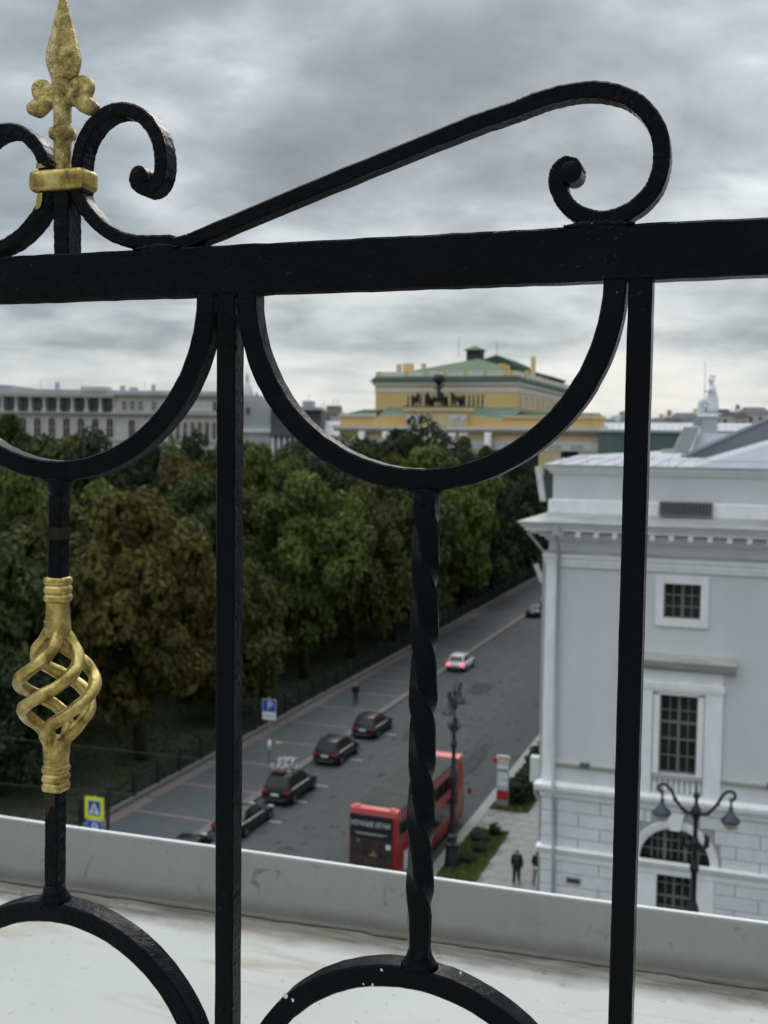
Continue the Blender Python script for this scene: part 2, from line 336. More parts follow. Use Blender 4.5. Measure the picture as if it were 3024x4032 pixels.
def inst(o, loc, parent, rot=None):                                   # a further alike piece sharing mesh data
    c = o.copy(); COL.objects.link(c); c.parent = parent; c.location = loc
    if rot: c.rotation_euler = rot
    return c
def catmull(pts, per=6):
    P = [Vector(p) for p in pts]; P = [P[0] * 2 - P[1]] + P + [P[-1] * 2 - P[-2]]; out = []
    for i in range(1, len(P) - 2):
        for k in range(per):
            t = k / per; a, b, c, d = P[i - 1:i + 3]
            out.append(.5 * ((2 * b) + (c - a) * t + (2 * a - 5 * b + 4 * c - d) * t * t + (3 * b - a - 3 * c + d) * t ** 3))
    out.append(P[-2]); return out
def flatbar(path, w, y0, y1, jit=.0, cham=.0012, seed=1):             # forged bar swept along a path in the XZ plane
    rng = random.Random(seed); mb = MB(); k = len(path); vs = []; fs = []
    for i, p in enumerate(path):
        t = (path[min(i + 1, k - 1)] - path[max(i - 1, 0)]).normalized(); nx, nz = -t[1], t[0]
        ww = (w[i] if isinstance(w, list) else w) / 2 + rng.uniform(-jit, jit); c = cham
        ja, jb = rng.uniform(-jit, jit), rng.uniform(-jit, jit)
        for a, y in ((ww, y0 + c), (ww - c, y0), (-ww + c, y0), (-ww, y0 + c), (-ww, y1 - c), (-ww + c, y1), (ww - c, y1), (ww, y1 - c)):
            vs.append((p[0] + nx * a, y + (ja if y < (y0 + y1) / 2 else jb), p[1] + nz * a))
    for i in range(k - 1):
        for j in range(8): fs.append((i * 8 + j, i * 8 + (j + 1) % 8, (i + 1) * 8 + (j + 1) % 8, (i + 1) * 8 + j))
    fs += [tuple(range(8))[::-1], tuple((k - 1) * 8 + j for j in range(8))]
    return mb.add(vs, fs)
def text_mesh(s, size, depth=.004):
    cu = bpy.data.curves.new('lettering', 'FONT'); cu.body = s; cu.size = size; cu.extrude = depth; cu.align_x = 'CENTER'; cu.align_y = 'CENTER'
    o = bpy.data.objects.new('lettering', cu); COL.objects.link(o)
    me = bpy.data.meshes.new_from_object(o.evaluated_get(bpy.context.evaluated_depsgraph_get()))
    bpy.data.objects.remove(o); return me
def put_text(s, size, matname, name, parent, loc, rot=(PI / 2, 0, 0), sx=1):
    me = text_mesh(s, size); me.materials.clear(); me.materials.append(MATS[matname])
    o = bpy.data.objects.new(name, me); COL.objects.link(o); o.parent = parent; o.location = loc; o.rotation_euler = rot; o.scale = (sx, 1, 1); return o

# ------------------------------------------------------------------ ground, road, pavements
gm = MB().quad((-1500, -300, -.16), (1500, -300, -.16), (1500, 3000, -.16), (-1500, 3000, -.16)); struct(gm.build('ground', 'ground_far'))
KL, KR = -29.55, -16.3
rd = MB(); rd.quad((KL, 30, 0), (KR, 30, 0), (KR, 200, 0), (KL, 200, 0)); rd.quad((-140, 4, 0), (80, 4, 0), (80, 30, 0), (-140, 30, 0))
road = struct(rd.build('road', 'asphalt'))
mk = MB().box(-.45, .45, -.06, .06, .004, .007).build('parking_mark', 'mark_white', road)
mk.location = (-26.95, 64.7, 0)
for y in (57.5, 61.35, 70.9, 78.2): inst(mk, (-26.95, y, 0), road)
# tar repairs
for (x, y, w, d, a) in ((-22.5, 71, 1.1, 3.4, .1), (-25.4, 80, .8, 5, -.05), (-20.6, 66, 1.2, 4.5, .05), (-19.3, 74, .9, 6, .12), (-24.5, 96, 1.5, 3, .2)):
    mb = MB(); r = random.Random(int(y)); n = 14
    mb.add([(x + math.cos(2 * PI * i / n + a) * w * r.uniform(.6, 1), y + math.sin(2 * PI * i / n) * d * r.uniform(.6, 1), .005) for i in range(n)], [tuple(range(n))])
    mb.build('tar_patch', mat('tar', (.056, .058, .058), .95, var=.3, vs=2, spec=.05), road)
# far-side pavement: asphalt fields between pink granite strips
swl = struct(MB().box(-36.2, KL - .62, 46, 200, -.1, .12).build('left_pavement', 'panel_asphalt'))
MB().box(KL - .62, KL, 46, 200, -.1, .14).build('kerb', 'granite_pink', swl)
MB().box(-36.2, -35.35, 46, 200, .12, .128).build('border_strip', 'granite_pink', swl)
st = MB().box(-35.35, KL - .62, -.17, .17, 0, .008).build('granite_strip', 'granite_pink', swl)
st.location = (0, 55.9, .12)
for k in range(1, 25): inst(st, (0, 55.9 + 5.62 * k, .12), swl)
MB().box(-33.9, -33.4, 72.35, 72.6, .128, .132).build('paint_spot', 'mark_yellow', swl)
# near pavement by the white building, with hexagonal slabs and planted beds
swr = struct(MB().box(KR + .0, 40, 43, 200, -.1, .10).build('right_pavement', 'joint_dark'))
MB().box(KR, KR + .62, 43, 200, .10, .125).build('kerb', 'granite_grey', swr)
hexr = .52; hb = MB(); hb.prism([(math.cos(PI / 6 + k * PI / 3) * hexr, math.sin(PI / 6 + k * PI / 3) * hexr * 1.25) for k in range(6)], 0, .022, axis='Z')
hx = None; dx, dy = hexr * math.sqrt(3) + .02, hexr * 1.25 * 1.5 + .02; cnt = 0
for r_ in range(0, 30):
    for c_ in range(0, 8):
        x = -15.55 + c_ * dx + (r_ % 2) * dx / 2; y = 49.2 + r_ * dy
        if x > -9.2 or (x < -13.35 and not (60.7 < y < 63.8)) or x < -15.3: continue
        if hx is None:
            hx = hb.build('paving_slab', 'slab_stone', swr); hx.location = (x, y, .10); first = hx
        else: inst(hx, (x, y, .10 + random.uniform(-.003, .003)), swr)
MB().box(-13.6, -8.9, 73, 200, .10, .12).build('far_paving', 'slab_stone', swr)
def grass_bed(x0, x1, y0, y1, n, label):
    bed = struct(MB().box(x0, x1, y0, y1, .0, .16).build('planting_bed', 'soil'))
    r = random.Random(n); vs = []; fs = []
    for i in range(n):
        x, y = r.uniform(x0, x1), r.uniform(y0, y1); 
        if r.random() < .25 and abs((x - x0) / (x1 - x0) - .55) < .3: continue
        h = r.uniform(.06, .15); a = r.uniform(0, 2 * PI); w = r.uniform(.05, .10); k = len(vs); le = r.uniform(-.08, .08)
        vs += [(x - math.cos(a) * w, y - math.sin(a) * w, .155), (x + math.cos(a) * w, y + math.sin(a) * w, .155), (x + le, y + le, .155 + h)]
        fs.append((k, k + 1, k + 2))
    go = MB().add(vs, fs).build('grass', 'grass_green', kind='stuff')
    return bed
grass_bed(-15.65, -13.6, 44, 60.4, 16000, ''); grass_bed(-15.65, -13.3, 64.1, 120, 22000, '')
# park lawn
park = struct(MB().box(-160, -36.35, 46, 200, -.1, .10).build('park_ground', 'park_soil'))
r = random.Random(3); vs = []; fs = []
for i in range(26000):
    x = -36.6 - r.random() ** 1.4 * 34; y = r.uniform(47, 110); h = r.uniform(.08, .2); a = r.uniform(0, PI); w = .09; k = len(vs)
    vs += [(x - math.cos(a) * w, y - math.sin(a) * w, .09), (x + math.cos(a) * w, y + math.sin(a) * w, .09), (x + r.uniform(-.1, .1), y, .1 + h)]; fs.append((k, k + 1, k + 2))
MB().add(vs, fs).build('lawn_grass', 'grass_dark', kind='stuff')

# ------------------------------------------------------------------ our own building: roof ledge with upstand
slope = .064
def cy(x): return 2.515 + slope * x                                   # line of the crease
own = thing('ledge_building', (0, 0, 0), 'white sheet-metal roof ledge with shade-darkened upturned edge just beyond the black railing', 'roof ledge')
X0, X1 = -6.0, 4.0
mb = MB(); N = 60
for i in range(N):
    xa, xb = X0 + (X1 - X0) * i / N, X0 + (X1 - X0) * (i + 1) / N
    mb.quad((xa, .2, 21.23), (xb, .2, 21.23), (xb, cy(xb), 21.2), (xa, cy(xa), 21.2))
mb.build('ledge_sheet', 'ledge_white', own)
def wav(x): return .004 * math.sin(x * 2.3) + .003 * math.sin(x * 5.1 + 1)
prof = [(0, 0), (.016, .004), (.026, .02), (.085, .150), (.088, .1535), (.094, .155), (.100, .1535), (.102, .149), (.045, -.02)]
vs = []; fs = []; n = len(prof)
for i in range(N + 1):
    x = X0 + (X1 - X0) * i / N
    for a, z in prof: vs.append((x, cy(x) - .002 + a + wav(x) * (z / .15), 21.2005 + z * (.117 - .0150 * (x + .7)) / .155))
for i in range(N):
    for j in range(n): fs.append((i * n + j, i * n + (j + 1) % n, (i + 1) * n + (j + 1) % n, (i + 1) * n + j))
MB().add(vs, fs).build('upstand', 'upstand_shaded', own, smooth=.6)
MB().tube([(X0 + (X1 - X0) * i / N, cy(X0 + (X1 - X0) * i / N) + .0945 + wav(X0 + (X1 - X0) * i / N) * 1.03, 21.2002 + .1545 * (.117 - .0150 * (X0 + (X1 - X0) * i / N + .7)) / .155) for i in range(N + 1)], .0042, 8).build('rim', 'trim_white', own, smooth=True)  # same metal as the upstand, whitened as a painted sunlit highlight
MB().box(X0, X1, -8, 2.05, 0, 21.15).build('wall', 'building_wall', own)
MB().box(X0, X1, -8, .2, 21.15, 21.235).build('terrace', 'building_wall', own)
for nm, w0, w1, zz0, mt, sd in (('grime_line', .006, .017, .0024, mat('grime_dark', (.075, .064, .047), .95, var=.4, vs=30), 9),):
    r_ = random.Random(sd); vs = []; fs = []; w = (w0 + w1) / 2; K = 500
    for i in range(K + 1):
        x = -2.6 + 3.4 * i / K; w = min(max(w + r_.uniform(-.2, .2) * (w1 - w0), w0), w1)
        vs += [(x, cy(x) - .001, 21.2004 + zz0), (x, cy(x) - w, 21.2008 + zz0 + .013 * w)]
    MB().add(vs, [(2 * i, 2 * i + 1, 2 * i + 3, 2 * i + 2) for i in range(K)]).build(nm, mt, own)
dl = MB(); dl.add([(0, 0, 0), (.012, -.006, .004), (.022, 0, .009), (.012, .007, .003), (.004, .004, .006)], [(0, 1, 2, 3, 4)])
o = dl.build('dead_leaf', 'dead_leaf'); o.location = (-1.82, 2.33, 21.204); tag(o, 'tiny reddish dead leaf lying in the dirt along the ledge', 'leaf')

# ------------------------------------------------------------------ black forged railing with gold ornaments
Y0 = .90; T = .019; Y1 = Y0 + T; YM = Y0 + T / 2
rail = thing('iron_railing', (-.2893, YM, 21.23), 'black forged iron railing with gold twisted basket, gold spear and scrolls', 'railing')
V2 = lambda a: Vector((a[0], a[1]))
def line(a, b, n): return [V2(a).lerp(V2(b), i / n) for i in range(n + 1)]
flatbar(line((-1.35, 22.5511), (.75, 22.5511), 160), .0440, Y0 - .0015, Y1 + .0015, .00045, .0018, 3).build('top_rail', 'black_paint', rail, smooth=.7)
for i, px in enumerate((-.4734, -.1060, -.4734 - .3685)):
    flatbar(line((px, 21.24), (px, 22.5295), 90), .0190, Y0, Y1, .0002, .0012, 11 + i).build('post', 'black_paint', rail, smooth=.7)
RB = .1635
for xc in (-.2893, -.6575):
    flatbar([Vector((xc + RB * math.cos(a), 22.5300 + RB * 1.003 * math.sin(a))) for a in np.linspace(PI, 2 * PI, 72)], .0188, Y0 - .0006, Y1 - .0006, .0003, .0014, 5).build('hoop', 'black_paint', rail, smooth=.7)
    zt = 21.925
    leg = [Vector((xc - RB, z)) for z in np.linspace(21.24, zt - RB - .01, 20)]
    flatbar(leg + [Vector((xc + RB * math.cos(a), zt - RB + RB * math.sin(a))) for a in np.linspace(PI, 0, 72)] + [Vector((2 * xc - p.x, p.y)) for p in leg[::-1]], .0200, Y0 - .0006, Y1 + .0035, .0003, .0014, 8).build('arch', 'black_paint', rail, smooth=.7)
# weld fillets under hoops and on the arches
for xc, zz_, sgn in ((-.284, 22.358, -1), (-.6595, 22.358, -1), (-.2835, 21.934, 1), (-.6683, 21.934, 1)):
    mb = MB(); mb.lathe([(.0175, 0), (.0145, sgn * .004), (.0118, sgn * .009), (.0098, sgn * .017)], (xc, YM, zz_), 14); mb.build('weld', 'black_paint', rail, smooth=True)
# twisted bar
mb = MB(); vs = []; fs = []; NZ = 220; zA, zB = 22.362, 21.930; hw = .0098
sec = [(hw, -hw + .0022), (hw, hw - .0022), (hw - .0022, hw), (-hw + .0022, hw), (-hw, hw - .0022), (-hw, -hw + .0022), (-hw + .0022, -hw), (hw - .0022, -hw)]
for i in range(NZ + 1):
    t = i / NZ; z = zA + (zB - zA) * t; u = min(max((t - .06) / .82, 0), 1); u = u + .015 * math.sin(u * 40); a = 2 * PI * 1.55 * u
    k = 1 + .03 * math.sin(t * 31)
    for (sx_, sy_) in sec: vs.append((-.2835 + k * (sx_ * math.cos(a) - sy_ * math.sin(a)) - .0005 * t, YM + k * (sx_ * math.sin(a) + sy_ * math.cos(a)), z))
for i in range(NZ):
    for j in range(8): fs.append((i * 8 + j, (i + 1) * 8 + j, (i + 1) * 8 + (j + 1) % 8, i * 8 + (j + 1) % 8))
mb.add(vs, fs).build('twisted_bar', 'black_paint', rail, smooth=.45)
# left baluster with gold twisted basket
bx0, bx1 = -.6595, -.6685
def bxz(z): return bx0 + (bx1 - bx0) * (22.36 - z) / .43
flatbar(line((bxz(22.36), 22.365), (bxz(22.25), 22.25), 30), .0155, Y0 + .0018, Y1 - .0018, .0003, .0015, 21).build('baluster_bar', 'black_paint', rail, smooth=.7)
flatbar(line((bxz(22.05), 22.05), (bxz(21.93), 21.925), 30), .0160, Y0 + .0016, Y1 - .0016, .0003, .0015, 22).build('baluster_bar', 'black_paint', rail, smooth=.7)
flatbar(line((bxz(22.305), 22.3105), (bxz(22.30), 22.2985), 4), .0162, Y0 + .0014, Y1 - .0014, 0, .0012, 2).build('gold_smear', mat('gold_faded', (.018, .0145, .008), .6, spec=.05, var=.4, vs=90), rail)
bc = bxz(22.15)
bk = MB()
def sqring(z0, r, n=24, rr=.35):                                      # rounded square ring
    pts = []
    for j in range(n):
        a = 2 * PI * j / n; c, s_ = math.cos(a), math.sin(a); q = r / (abs(c) ** 5 + abs(s_) ** 5) ** .2; pts.append((q * c, q * s_, z0))
    return pts
def collar(ztop, zbot, xc, name):
    hgt_ = ztop - zbot; vs = []; fs = []; n = 24; K = 40
    for i in range(K + 1):
        t = i / K; z = ztop - hgt_ * t; bul = abs(math.sin(PI * min(t, .999) * 3)) ** .55
        r_ = .0092 + .0024 * bul
        for p in sqring(z, r_, n): vs.append((xc + p[0], YM + p[1], p[2]))
    for i in range(K):
        for j in range(n): fs.append((i * n + j, (i + 1) * n + j, (i + 1) * n + (j + 1) % n, i * n + (j + 1) % n))
    fs += [tuple(range(n)), tuple(K * n + j for j in range(n))[::-1]]
    return MB().add(vs, fs).build(name, 'gold_paint', basket, smooth=1.2)
# necks are the basket body; strands and collars are its own pieces
def neck(mb, zt, zb, r0, r1, xc):
    vs = []; fs = []; n = 24; K = 8
    for i in range(K + 1):
        t = i / K
        for p in sqring(zt + (zb - zt) * t, r0 + (r1 - r0) * t ** 1.5, n): vs.append((xc + p[0], YM + p[1], p[2]))
    for i in range(K):
        for j in range(n): fs.append((i * n + j, (i + 1) * n + j, (i + 1) * n + (j + 1) % n, i * n + (j + 1) % n))
    fs += [tuple(range(n)), tuple(K * n + j for j in range(n))[::-1]]; mb.add(vs, fs)
nk = MB(); neck(nk, 22.236, 22.202, .0094, .0112, bxz(22.22)); basket = nk.build('basket', 'gold_paint', rail, smooth=1.2)
nk = MB(); neck(nk, 22.100, 22.066, .0108, .0096, bxz(22.09)); nk.build('neck', 'gold_paint', basket, smooth=1.2)
collar(22.2612, 22.2362, bxz(22.25), 'collar'); collar(22.0735, 22.0462, bxz(22.06), 'collar')
for s_ in range(4):
    pts = []
    for i in range(61):
        t = i / 60; z = 22.218 - t * (22.218 - 22.080); e = max(0, min(1, (t - .06) / .88)); e = e * e * (3 - 2 * e) * .45 + e * .55
        rad = .0058 + .0318 * math.sin(PI * max(0, min(1, (t - .06) / .88))) ** 1.3
        a = math.radians(-40 + 90 * s_) - math.radians(262) * e
        pts.append((bc + rad * math.cos(a), YM + rad * math.sin(a), z))
    MB().tube(pts, [.0065 + .0004 * math.sin(i * .9 + s_) for i in range(61)], 10).build('strand', 'gold_paint', basket, smooth=True)
pc = MB(); pc.add([(bxz(22.03) - .0076, Y0 + .0011, 22.046), (bxz(22.03) + .005, Y0 + .0011, 22.046), (bxz(22.03) + .0056, Y0 + .0011, 22.031), (bxz(22.03) + .001, Y0 + .0011, 22.033), (bxz(22.03) - .0035, Y0 + .0011, 22.022), (bxz(22.03) - .0072, Y0 + .0011, 22.030)], [tuple(range(6))])
pc.build('paint_chip', mat('chip_brown', (.034, .025, .014), .8, var=.3, vs=80, spec=.05), rail)
for k, (x, z, q) in enumerate(((-.4085, 21.888, .0030), (-.401, 21.885, .0022), (-.3150, 21.929, .0016), (-.3235, 21.914, .0018), (-.3320, 21.913, .0012), (-.3745, 21.8865, .0014), (-.2425, 21.9395, .0016))):
    r_ = random.Random(k); n_ = 7
    MB().add([(x + math.cos(2 * PI * i / n_) * q * r_.uniform(.5, 1), Y0 - .0016, z + math.sin(2 * PI * i / n_) * q * r_.uniform(.6, 1.3)) for i in range(n_)], [tuple(range(n_))]).build('paint_chip', mat('chip_white', (.5, .49, .46), .7, var=.1), rail)
# top scrolls
SU = [(-.6313, 22.6300), (-.6313, 22.6511), (-.6303, 22.6613), (-.6278, 22.6713), (-.6223, 22.6821), (-.6128, 22.6926), (-.6008, 22.7000), (-.5888, 22.7026), (-.5770, 22.7016), (-.5653, 22.6970), (-.5536, 22.6872), (-.5452, 22.6739), (-.5414, 22.6582), (-.5414, 22.6439), (-.5459, 22.6331), (-.5552, 22.6283), (-.5640, 22.6316), (-.5682, 22.6383), (-.5650, 22.6440)]
SD = [(-.6325, 22.6420), (-.6335, 22.6331), (-.6288, 22.6214), (-.6187, 22.6083), (-.6039, 22.5950), (-.5866, 22.5856), (-.5681, 22.5808), (-.5485, 22.5796), (-.5310, 22.5790)]
LG = [(-.5420, 22.5745), (-.5173, 22.5777), (-.4959, 22.5842), (-.3782, 22.6220), (-.2539, 22.6600), (-.2266, 22.6672), (-.2094, 22.6714), (-.1925, 22.6765), (-.1702, 22.6805), (-.1482, 22.6810), (-.1296, 22.6768), (-.1144, 22.6691), (-.1035, 22.6581), (-.0958, 22.6448), (-.0927, 22.6297), (-.0933, 22.6149), (-.0977, 22.6014), (-.1059, 22.5913), (-.1164, 22.5838), (-.1282, 22.5796), (-.1412, 22.5787), (-.1545, 22.5827), (-.1647, 22.5898), (-.1716, 22.5995), (-.1750, 22.6107), (-.1737, 22.6188), (-.1688, 22.6234), (-.1627, 22.6219), (-.1602, 22.6165)]
XM = -.6475
for sgn in (1, -1):
    mir = (lambda p: Vector((p[0], p[1]))) if sgn == 1 else (lambda p: Vector((2 * XM - p[0] - .004, p[1] - .0085 * min(1, max(0, (p[1] - 22.63) / .06)))))
    up_ = catmull([mir(p) for p in (SU if sgn == 1 else SU[:-4])], 7); n_ = len(up_)
    flatbar(up_, .0132, Y0 - .001, Y1 + .001, .0003, .0016, 31).build('scroll', 'black_paint', rail, smooth=.7)
    flatbar(catmull([mir(p) for p in SD], 7), .0128, Y0 - .0005, Y1 + .0005, .0003, .0016, 32).build('scroll', 'black_paint', rail, smooth=.7)
    lg = catmull([mir(p) for p in LG], 7); n_ = len(lg)
    flatbar(lg, .0135, Y0 + .0005, Y1 + .0005, .0003, .0016, 33).build('scroll', 'black_paint', rail, smooth=.7)
for ex, ez, er in ((-.5636, 22.6408, .0088), (-.1632, 22.6166, .0089)):
    MB().add([(ex + q * math.cos(2 * PI * i / 18), y, ez + q * math.sin(2 * PI * i / 18)) for y, q in ((Y0 - .0022, er * .8), (Y0 - .0012, er), (Y1 + .0012, er), (Y1 + .0022, er * .8)) for i in range(18)],
             [(k * 18 + i, k * 18 + (i + 1) % 18, (k + 1) * 18 + (i + 1) % 18, (k + 1) * 18 + i) for k in range(3) for i in range(18)] + [tuple(range(18))[::-1], tuple(range(54, 72))]).build('scroll_eye', 'black_paint', rail, smooth=.7)
# weld build-up where scrolls meet the rail
for xa, xb in ((-.168, -.112), (-.57, -.52)):
    flatbar(line((xa, 22.5738), (xb, 22.5738), 20), [.0005 + .0075 * math.sin(PI * i / 20) ** .6 for i in range(21)], Y0 - .0012, Y1 - .002, .0007, .0015, int(-xa * 100)).build('weld', 'black_paint', rail, smooth=.9)
flatbar(line((-.6500, 22.572), (-.6500, 22.632), 20), .0170, Y0 + .0002, Y1 + .004, .0003, .0014, 40).build('stub_post', 'black_paint', rail, smooth=.7)
# gold band
bd = MB().box(-.6838, -.6215, Y0 - .0055, Y1 + .0055, 22.6318, 22.6530); bd.build('clamp_band', 'gold_paint', rail, smooth=True, bevel=.0078, seg=5)
for pts in ([(-.6735, 22.6308), (-.6682, 22.6309), (-.6688, 22.6236), (-.6709, 22.6170), (-.6763, 22.6155), (-.6758, 22.6212)], [(-.6750, 22.6588), (-.6702, 22.6585), (-.6676, 22.6564), (-.6640, 22.6548), (-.6756, 22.6537)]):
    MB().add([(x, Y0 - .0024, z) for x, z in pts], [tuple(range(len(pts)))]).build('gold_smear', 'gold_paint', rail)
# gold spear finial: ridged blade, two side lobes, neck with rings
def ridged(outL, outR, ridge, th, name):                             # solid with a raised middle ridge
    n_ = len(outL); vs = []; fs = []
    for (lx, lz), (rx, rz_) in zip(outL, outR):
        mx_ = (lx + rx) / 2; mz_ = (lz + rz_) / 2; w = abs(rx - lx); tt = min(th, w * .55)
        vs += [(lx, YM - tt * .18, lz), ((lx + mx_) / 2, YM - tt * .55, (lz + mz_) / 2), (mx_, YM - tt, mz_), ((rx + mx_) / 2, YM - tt * .55, (rz_ + mz_) / 2), (rx, YM - tt * .18, rz_), (rx, YM + tt * .18, rz_), (mx_, YM + tt, mz_), (lx, YM + tt * .18, lz)]
    for i in range(n_ - 1):
        for j in range(8): fs.append((i * 8 + j, i * 8 + (j + 1) % 8, (i + 1) * 8 + (j + 1) % 8, (i + 1) * 8 + j))
    fs += [tuple(range(8))[::-1], tuple((n_ - 1) * 8 + j for j in range(8))]
    return MB().add(vs, fs).build(name, 'gold_leaf_rough', fin, smooth=.3)
fin = MB().lathe([(.0070, 22.652), (.0082, 22.660), (.0086, 22.679), (.0128, 22.682), (.0134, 22.686), (.0122, 22.690), (.0088, 22.692), (.0086, 22.706), (.0094, 22.716), (.010, 22.735)], (-.6535, YM, .002), 14).build('spear_finial', 'gold_leaf_rough', rail, smooth=.9)
FP = YM / Y0
def fpt(p): return (p[0] * FP, 22.4 + (p[1] - 22.4) * FP)
def rs(pts, per=4): return [(p[0], p[1]) for p in catmull([V2(fpt(q)) for q in pts], per)]
ridged(rs([(-.6463, 22.830), (-.6478, 22.8124), (-.6503, 22.8062), (-.6542, 22.7921), (-.6584, 22.7757), (-.6620, 22.7648), (-.6639, 22.7548), (-.6614, 22.7455), (-.6574, 22.7349), (-.6560, 22.725)]),
       rs([(-.6453, 22.830), (-.6438, 22.8124), (-.6407, 22.8051), (-.6365, 22.7901), (-.6312, 22.7728), (-.6286, 22.7613), (-.6266, 22.7511), (-.6301, 22.7379), (-.6380, 22.7330), (-.6390, 22.725)]), None, .0125, 'blade')
def lobe(pts, name):
    pts = [fpt(p) for p in pts]
    cx_ = sum(p[0] for p in pts) / len(pts); cz_ = sum(p[1] for p in pts) / len(pts)
    c = catmull([V2(p) for p in pts + [pts[0]]], 4)[:-1]; n_ = len(c); vs = []; fs = []
    lay = [(.5, -.0068), (.82, -.0058), (1.0, -.0028), (1.0, .0028), (.82, .0058), (.5, .0068)]
    for k, yy in lay:
        for p in c: vs.append((cx_ + (p[0] - cx_) * k, YM + yy, cz_ + (p[1] - cz_) * k))
    for i in range(len(lay) - 1):
        for j in range(n_): fs.append((i * n_ + j, i * n_ + (j + 1) % n_, (i + 1) * n_ + (j + 1) % n_, (i + 1) * n_ + j))
    fs += [tuple(range(n_)), tuple((len(lay) - 1) * n_ + j for j in range(n_))[::-1]]
    MB().add(vs, fs).build(name, 'gold_leaf_rough', fin, smooth=1.2)
lobe([(-.6480, 22.7340), (-.6561, 22.7314), (-.6643, 22.7361), (-.6740, 22.7365), (-.6789, 22.7312), (-.6783, 22.7232), (-.6763, 22.7173), (-.6840, 22.7139), (-.6854, 22.7101), (-.6820, 22.7052), (-.6729, 22.7021), (-.6645, 22.7060), (-.6576, 22.7111), (-.6480, 22.7130)], 'lobe')
lobe([(-.6470, 22.7340), (-.6396, 22.7298), (-.6315, 22.7347), (-.6220, 22.7361), (-.6140, 22.7319), (-.6123, 22.7251), (-.6154, 22.7164), (-.6087, 22.7102), (-.6070, 22.7067), (-.6101, 22.7025), (-.6168, 22.6997), (-.6249, 22.7026), (-.6330, 22.7090), (-.6470, 22.7130)], 'lobe')

# ------------------------------------------------------------------ white library building on the right
LY, LX = 46.0, -8.9; XR = 9.0; YB = 150.0
lib = thing('library_building', (LX, LY, 0), 'large white and pale grey classical building with metal roof and arched window', 'building')
def lsweep(mb, prof, x1=XR, y1=YB, mi=0):                             # profile (projection, z) run along the front and round the corner
    n_ = len(prof); vs = []; fs = []
    for (p, z) in prof: vs.append((x1, LY - p, z))
    for (p, z) in prof: vs.append((LX - p, LY - p, z))
    for (p, z) in prof: vs.append((LX - p, y1, z))
    for i in range(2):
        for j in range(n_): fs.append((i * n_ + j, i * n_ + (j + 1) % n_, (i + 1) * n_ + (j + 1) % n_, (i + 1) * n_ + j))
    fs += [tuple(range(n_)), tuple(2 * n_ + j for j in range(n_))[::-1]]
    return mb.add(vs, fs, mi)
def wall_cells(mb, x0, x1, z0, z1, holes, y, depth=.35, mi=0):
    xs = sorted({x0, x1} | {h[0] for h in holes} | {h[1] for h in holes}); zs = sorted({z0, z1} | {h[2] for h in holes} | {h[3] for h in holes})
    for a, b_ in zip(xs, xs[1:]):
        for c, d in zip(zs, zs[1:]):
            if any(h[0] <= a and b_ <= h[1] and h[2] <= c and d <= h[3] for h in holes): continue
            mb.quad((a, y, c), (b_, y, c), (b_, y, d), (a, y, d), mi)
    for h in holes:
        a, b_, c, d = h
        mb.quad((a, y, c), (a, y + depth, c), (a, y + depth, d), (a, y, d), mi); mb.quad((b_, y, c), (b_, y, d), (b_, y + depth, d), (b_, y + depth, c), mi)
        mb.quad((a, y, d), (a, y + depth, d), (b_, y + depth, d), (b_, y, d), mi); mb.quad((a, y, c), (b_, y, c), (b_, y + depth, c), (a, y + depth, c), mi)
XC = -3.39
bays = [XC, XC + 6.9]
holes = []
for xc in bays: holes += [(xc - .73, xc + .73, 15.28, 16.70), (xc - .75, xc + .75, 8.82, 12.12)]
mb = MB(); wall_cells(mb, LX, XR, 7.85, 17.2, holes, LY)
mb.quad((LX, LY, 0), (LX, YB, 0), (LX, YB, 19.5), (LX, LY, 19.5)); mb.quad((XR, LY, 0), (XR, YB, 0), (XR, YB, 21.4), (XR, LY, 21.4))
mb.quad((LX, LY, 17.2), (XR, LY, 17.2), (XR, LY, 19.4), (LX, LY, 19.4))
mb.quad((LX + .1, LY + .05, 19.3), (XR, LY + .05, 19.3), (XR, LY + .05, 21.4), (LX + .1, LY + .05, 21.4)); mb.quad((LX + .1, LY + .05, 19.3), (LX + .1, YB, 19.3), (LX + .1, YB, 21.4), (LX + .1, LY + .05, 21.4))
mb.build('upper_wall', 'wall_grey', lib)
# ground storey wall with doorway and half-round window openings
mb = MB(); AR, AZ = 1.43, 5.12
dholes = [(xc - .68, xc + .68, 0.9, 4.65) for xc in bays]
wall_cells(mb, LX, XR, 0, AZ, dholes, LY, .4)
seg = [(-AR + 2 * AR * i / 24) for i in range(25)]
xs0 = LX
for xc in bays:
    mb.quad((xs0, LY, AZ), (xc - AR, LY, AZ), (xc - AR, LY, 7.4), (xs0, LY, 7.4)); xs0 = xc + AR
    an = [PI - PI * i / 24 for i in range(25)]
    P = [(xc + AR * math.cos(a), AZ + AR * math.sin(a)) for a in an]
    for (ax, az), (bx_, bz) in zip(P, P[1:]):
        mb.quad((ax, LY, az), (bx_, LY, bz), (bx_, LY, 7.4), (ax, LY, 7.4)); mb.quad((ax, LY, az), (ax, LY + .4, az), (bx_, LY + .4, bz), (bx_, LY, bz))
mb.quad((xs0, LY, AZ), (XR, LY, AZ), (XR, LY, 7.4), (xs0, LY, 7.4))
mb.build('base_wall', 'joint_grey', lib)
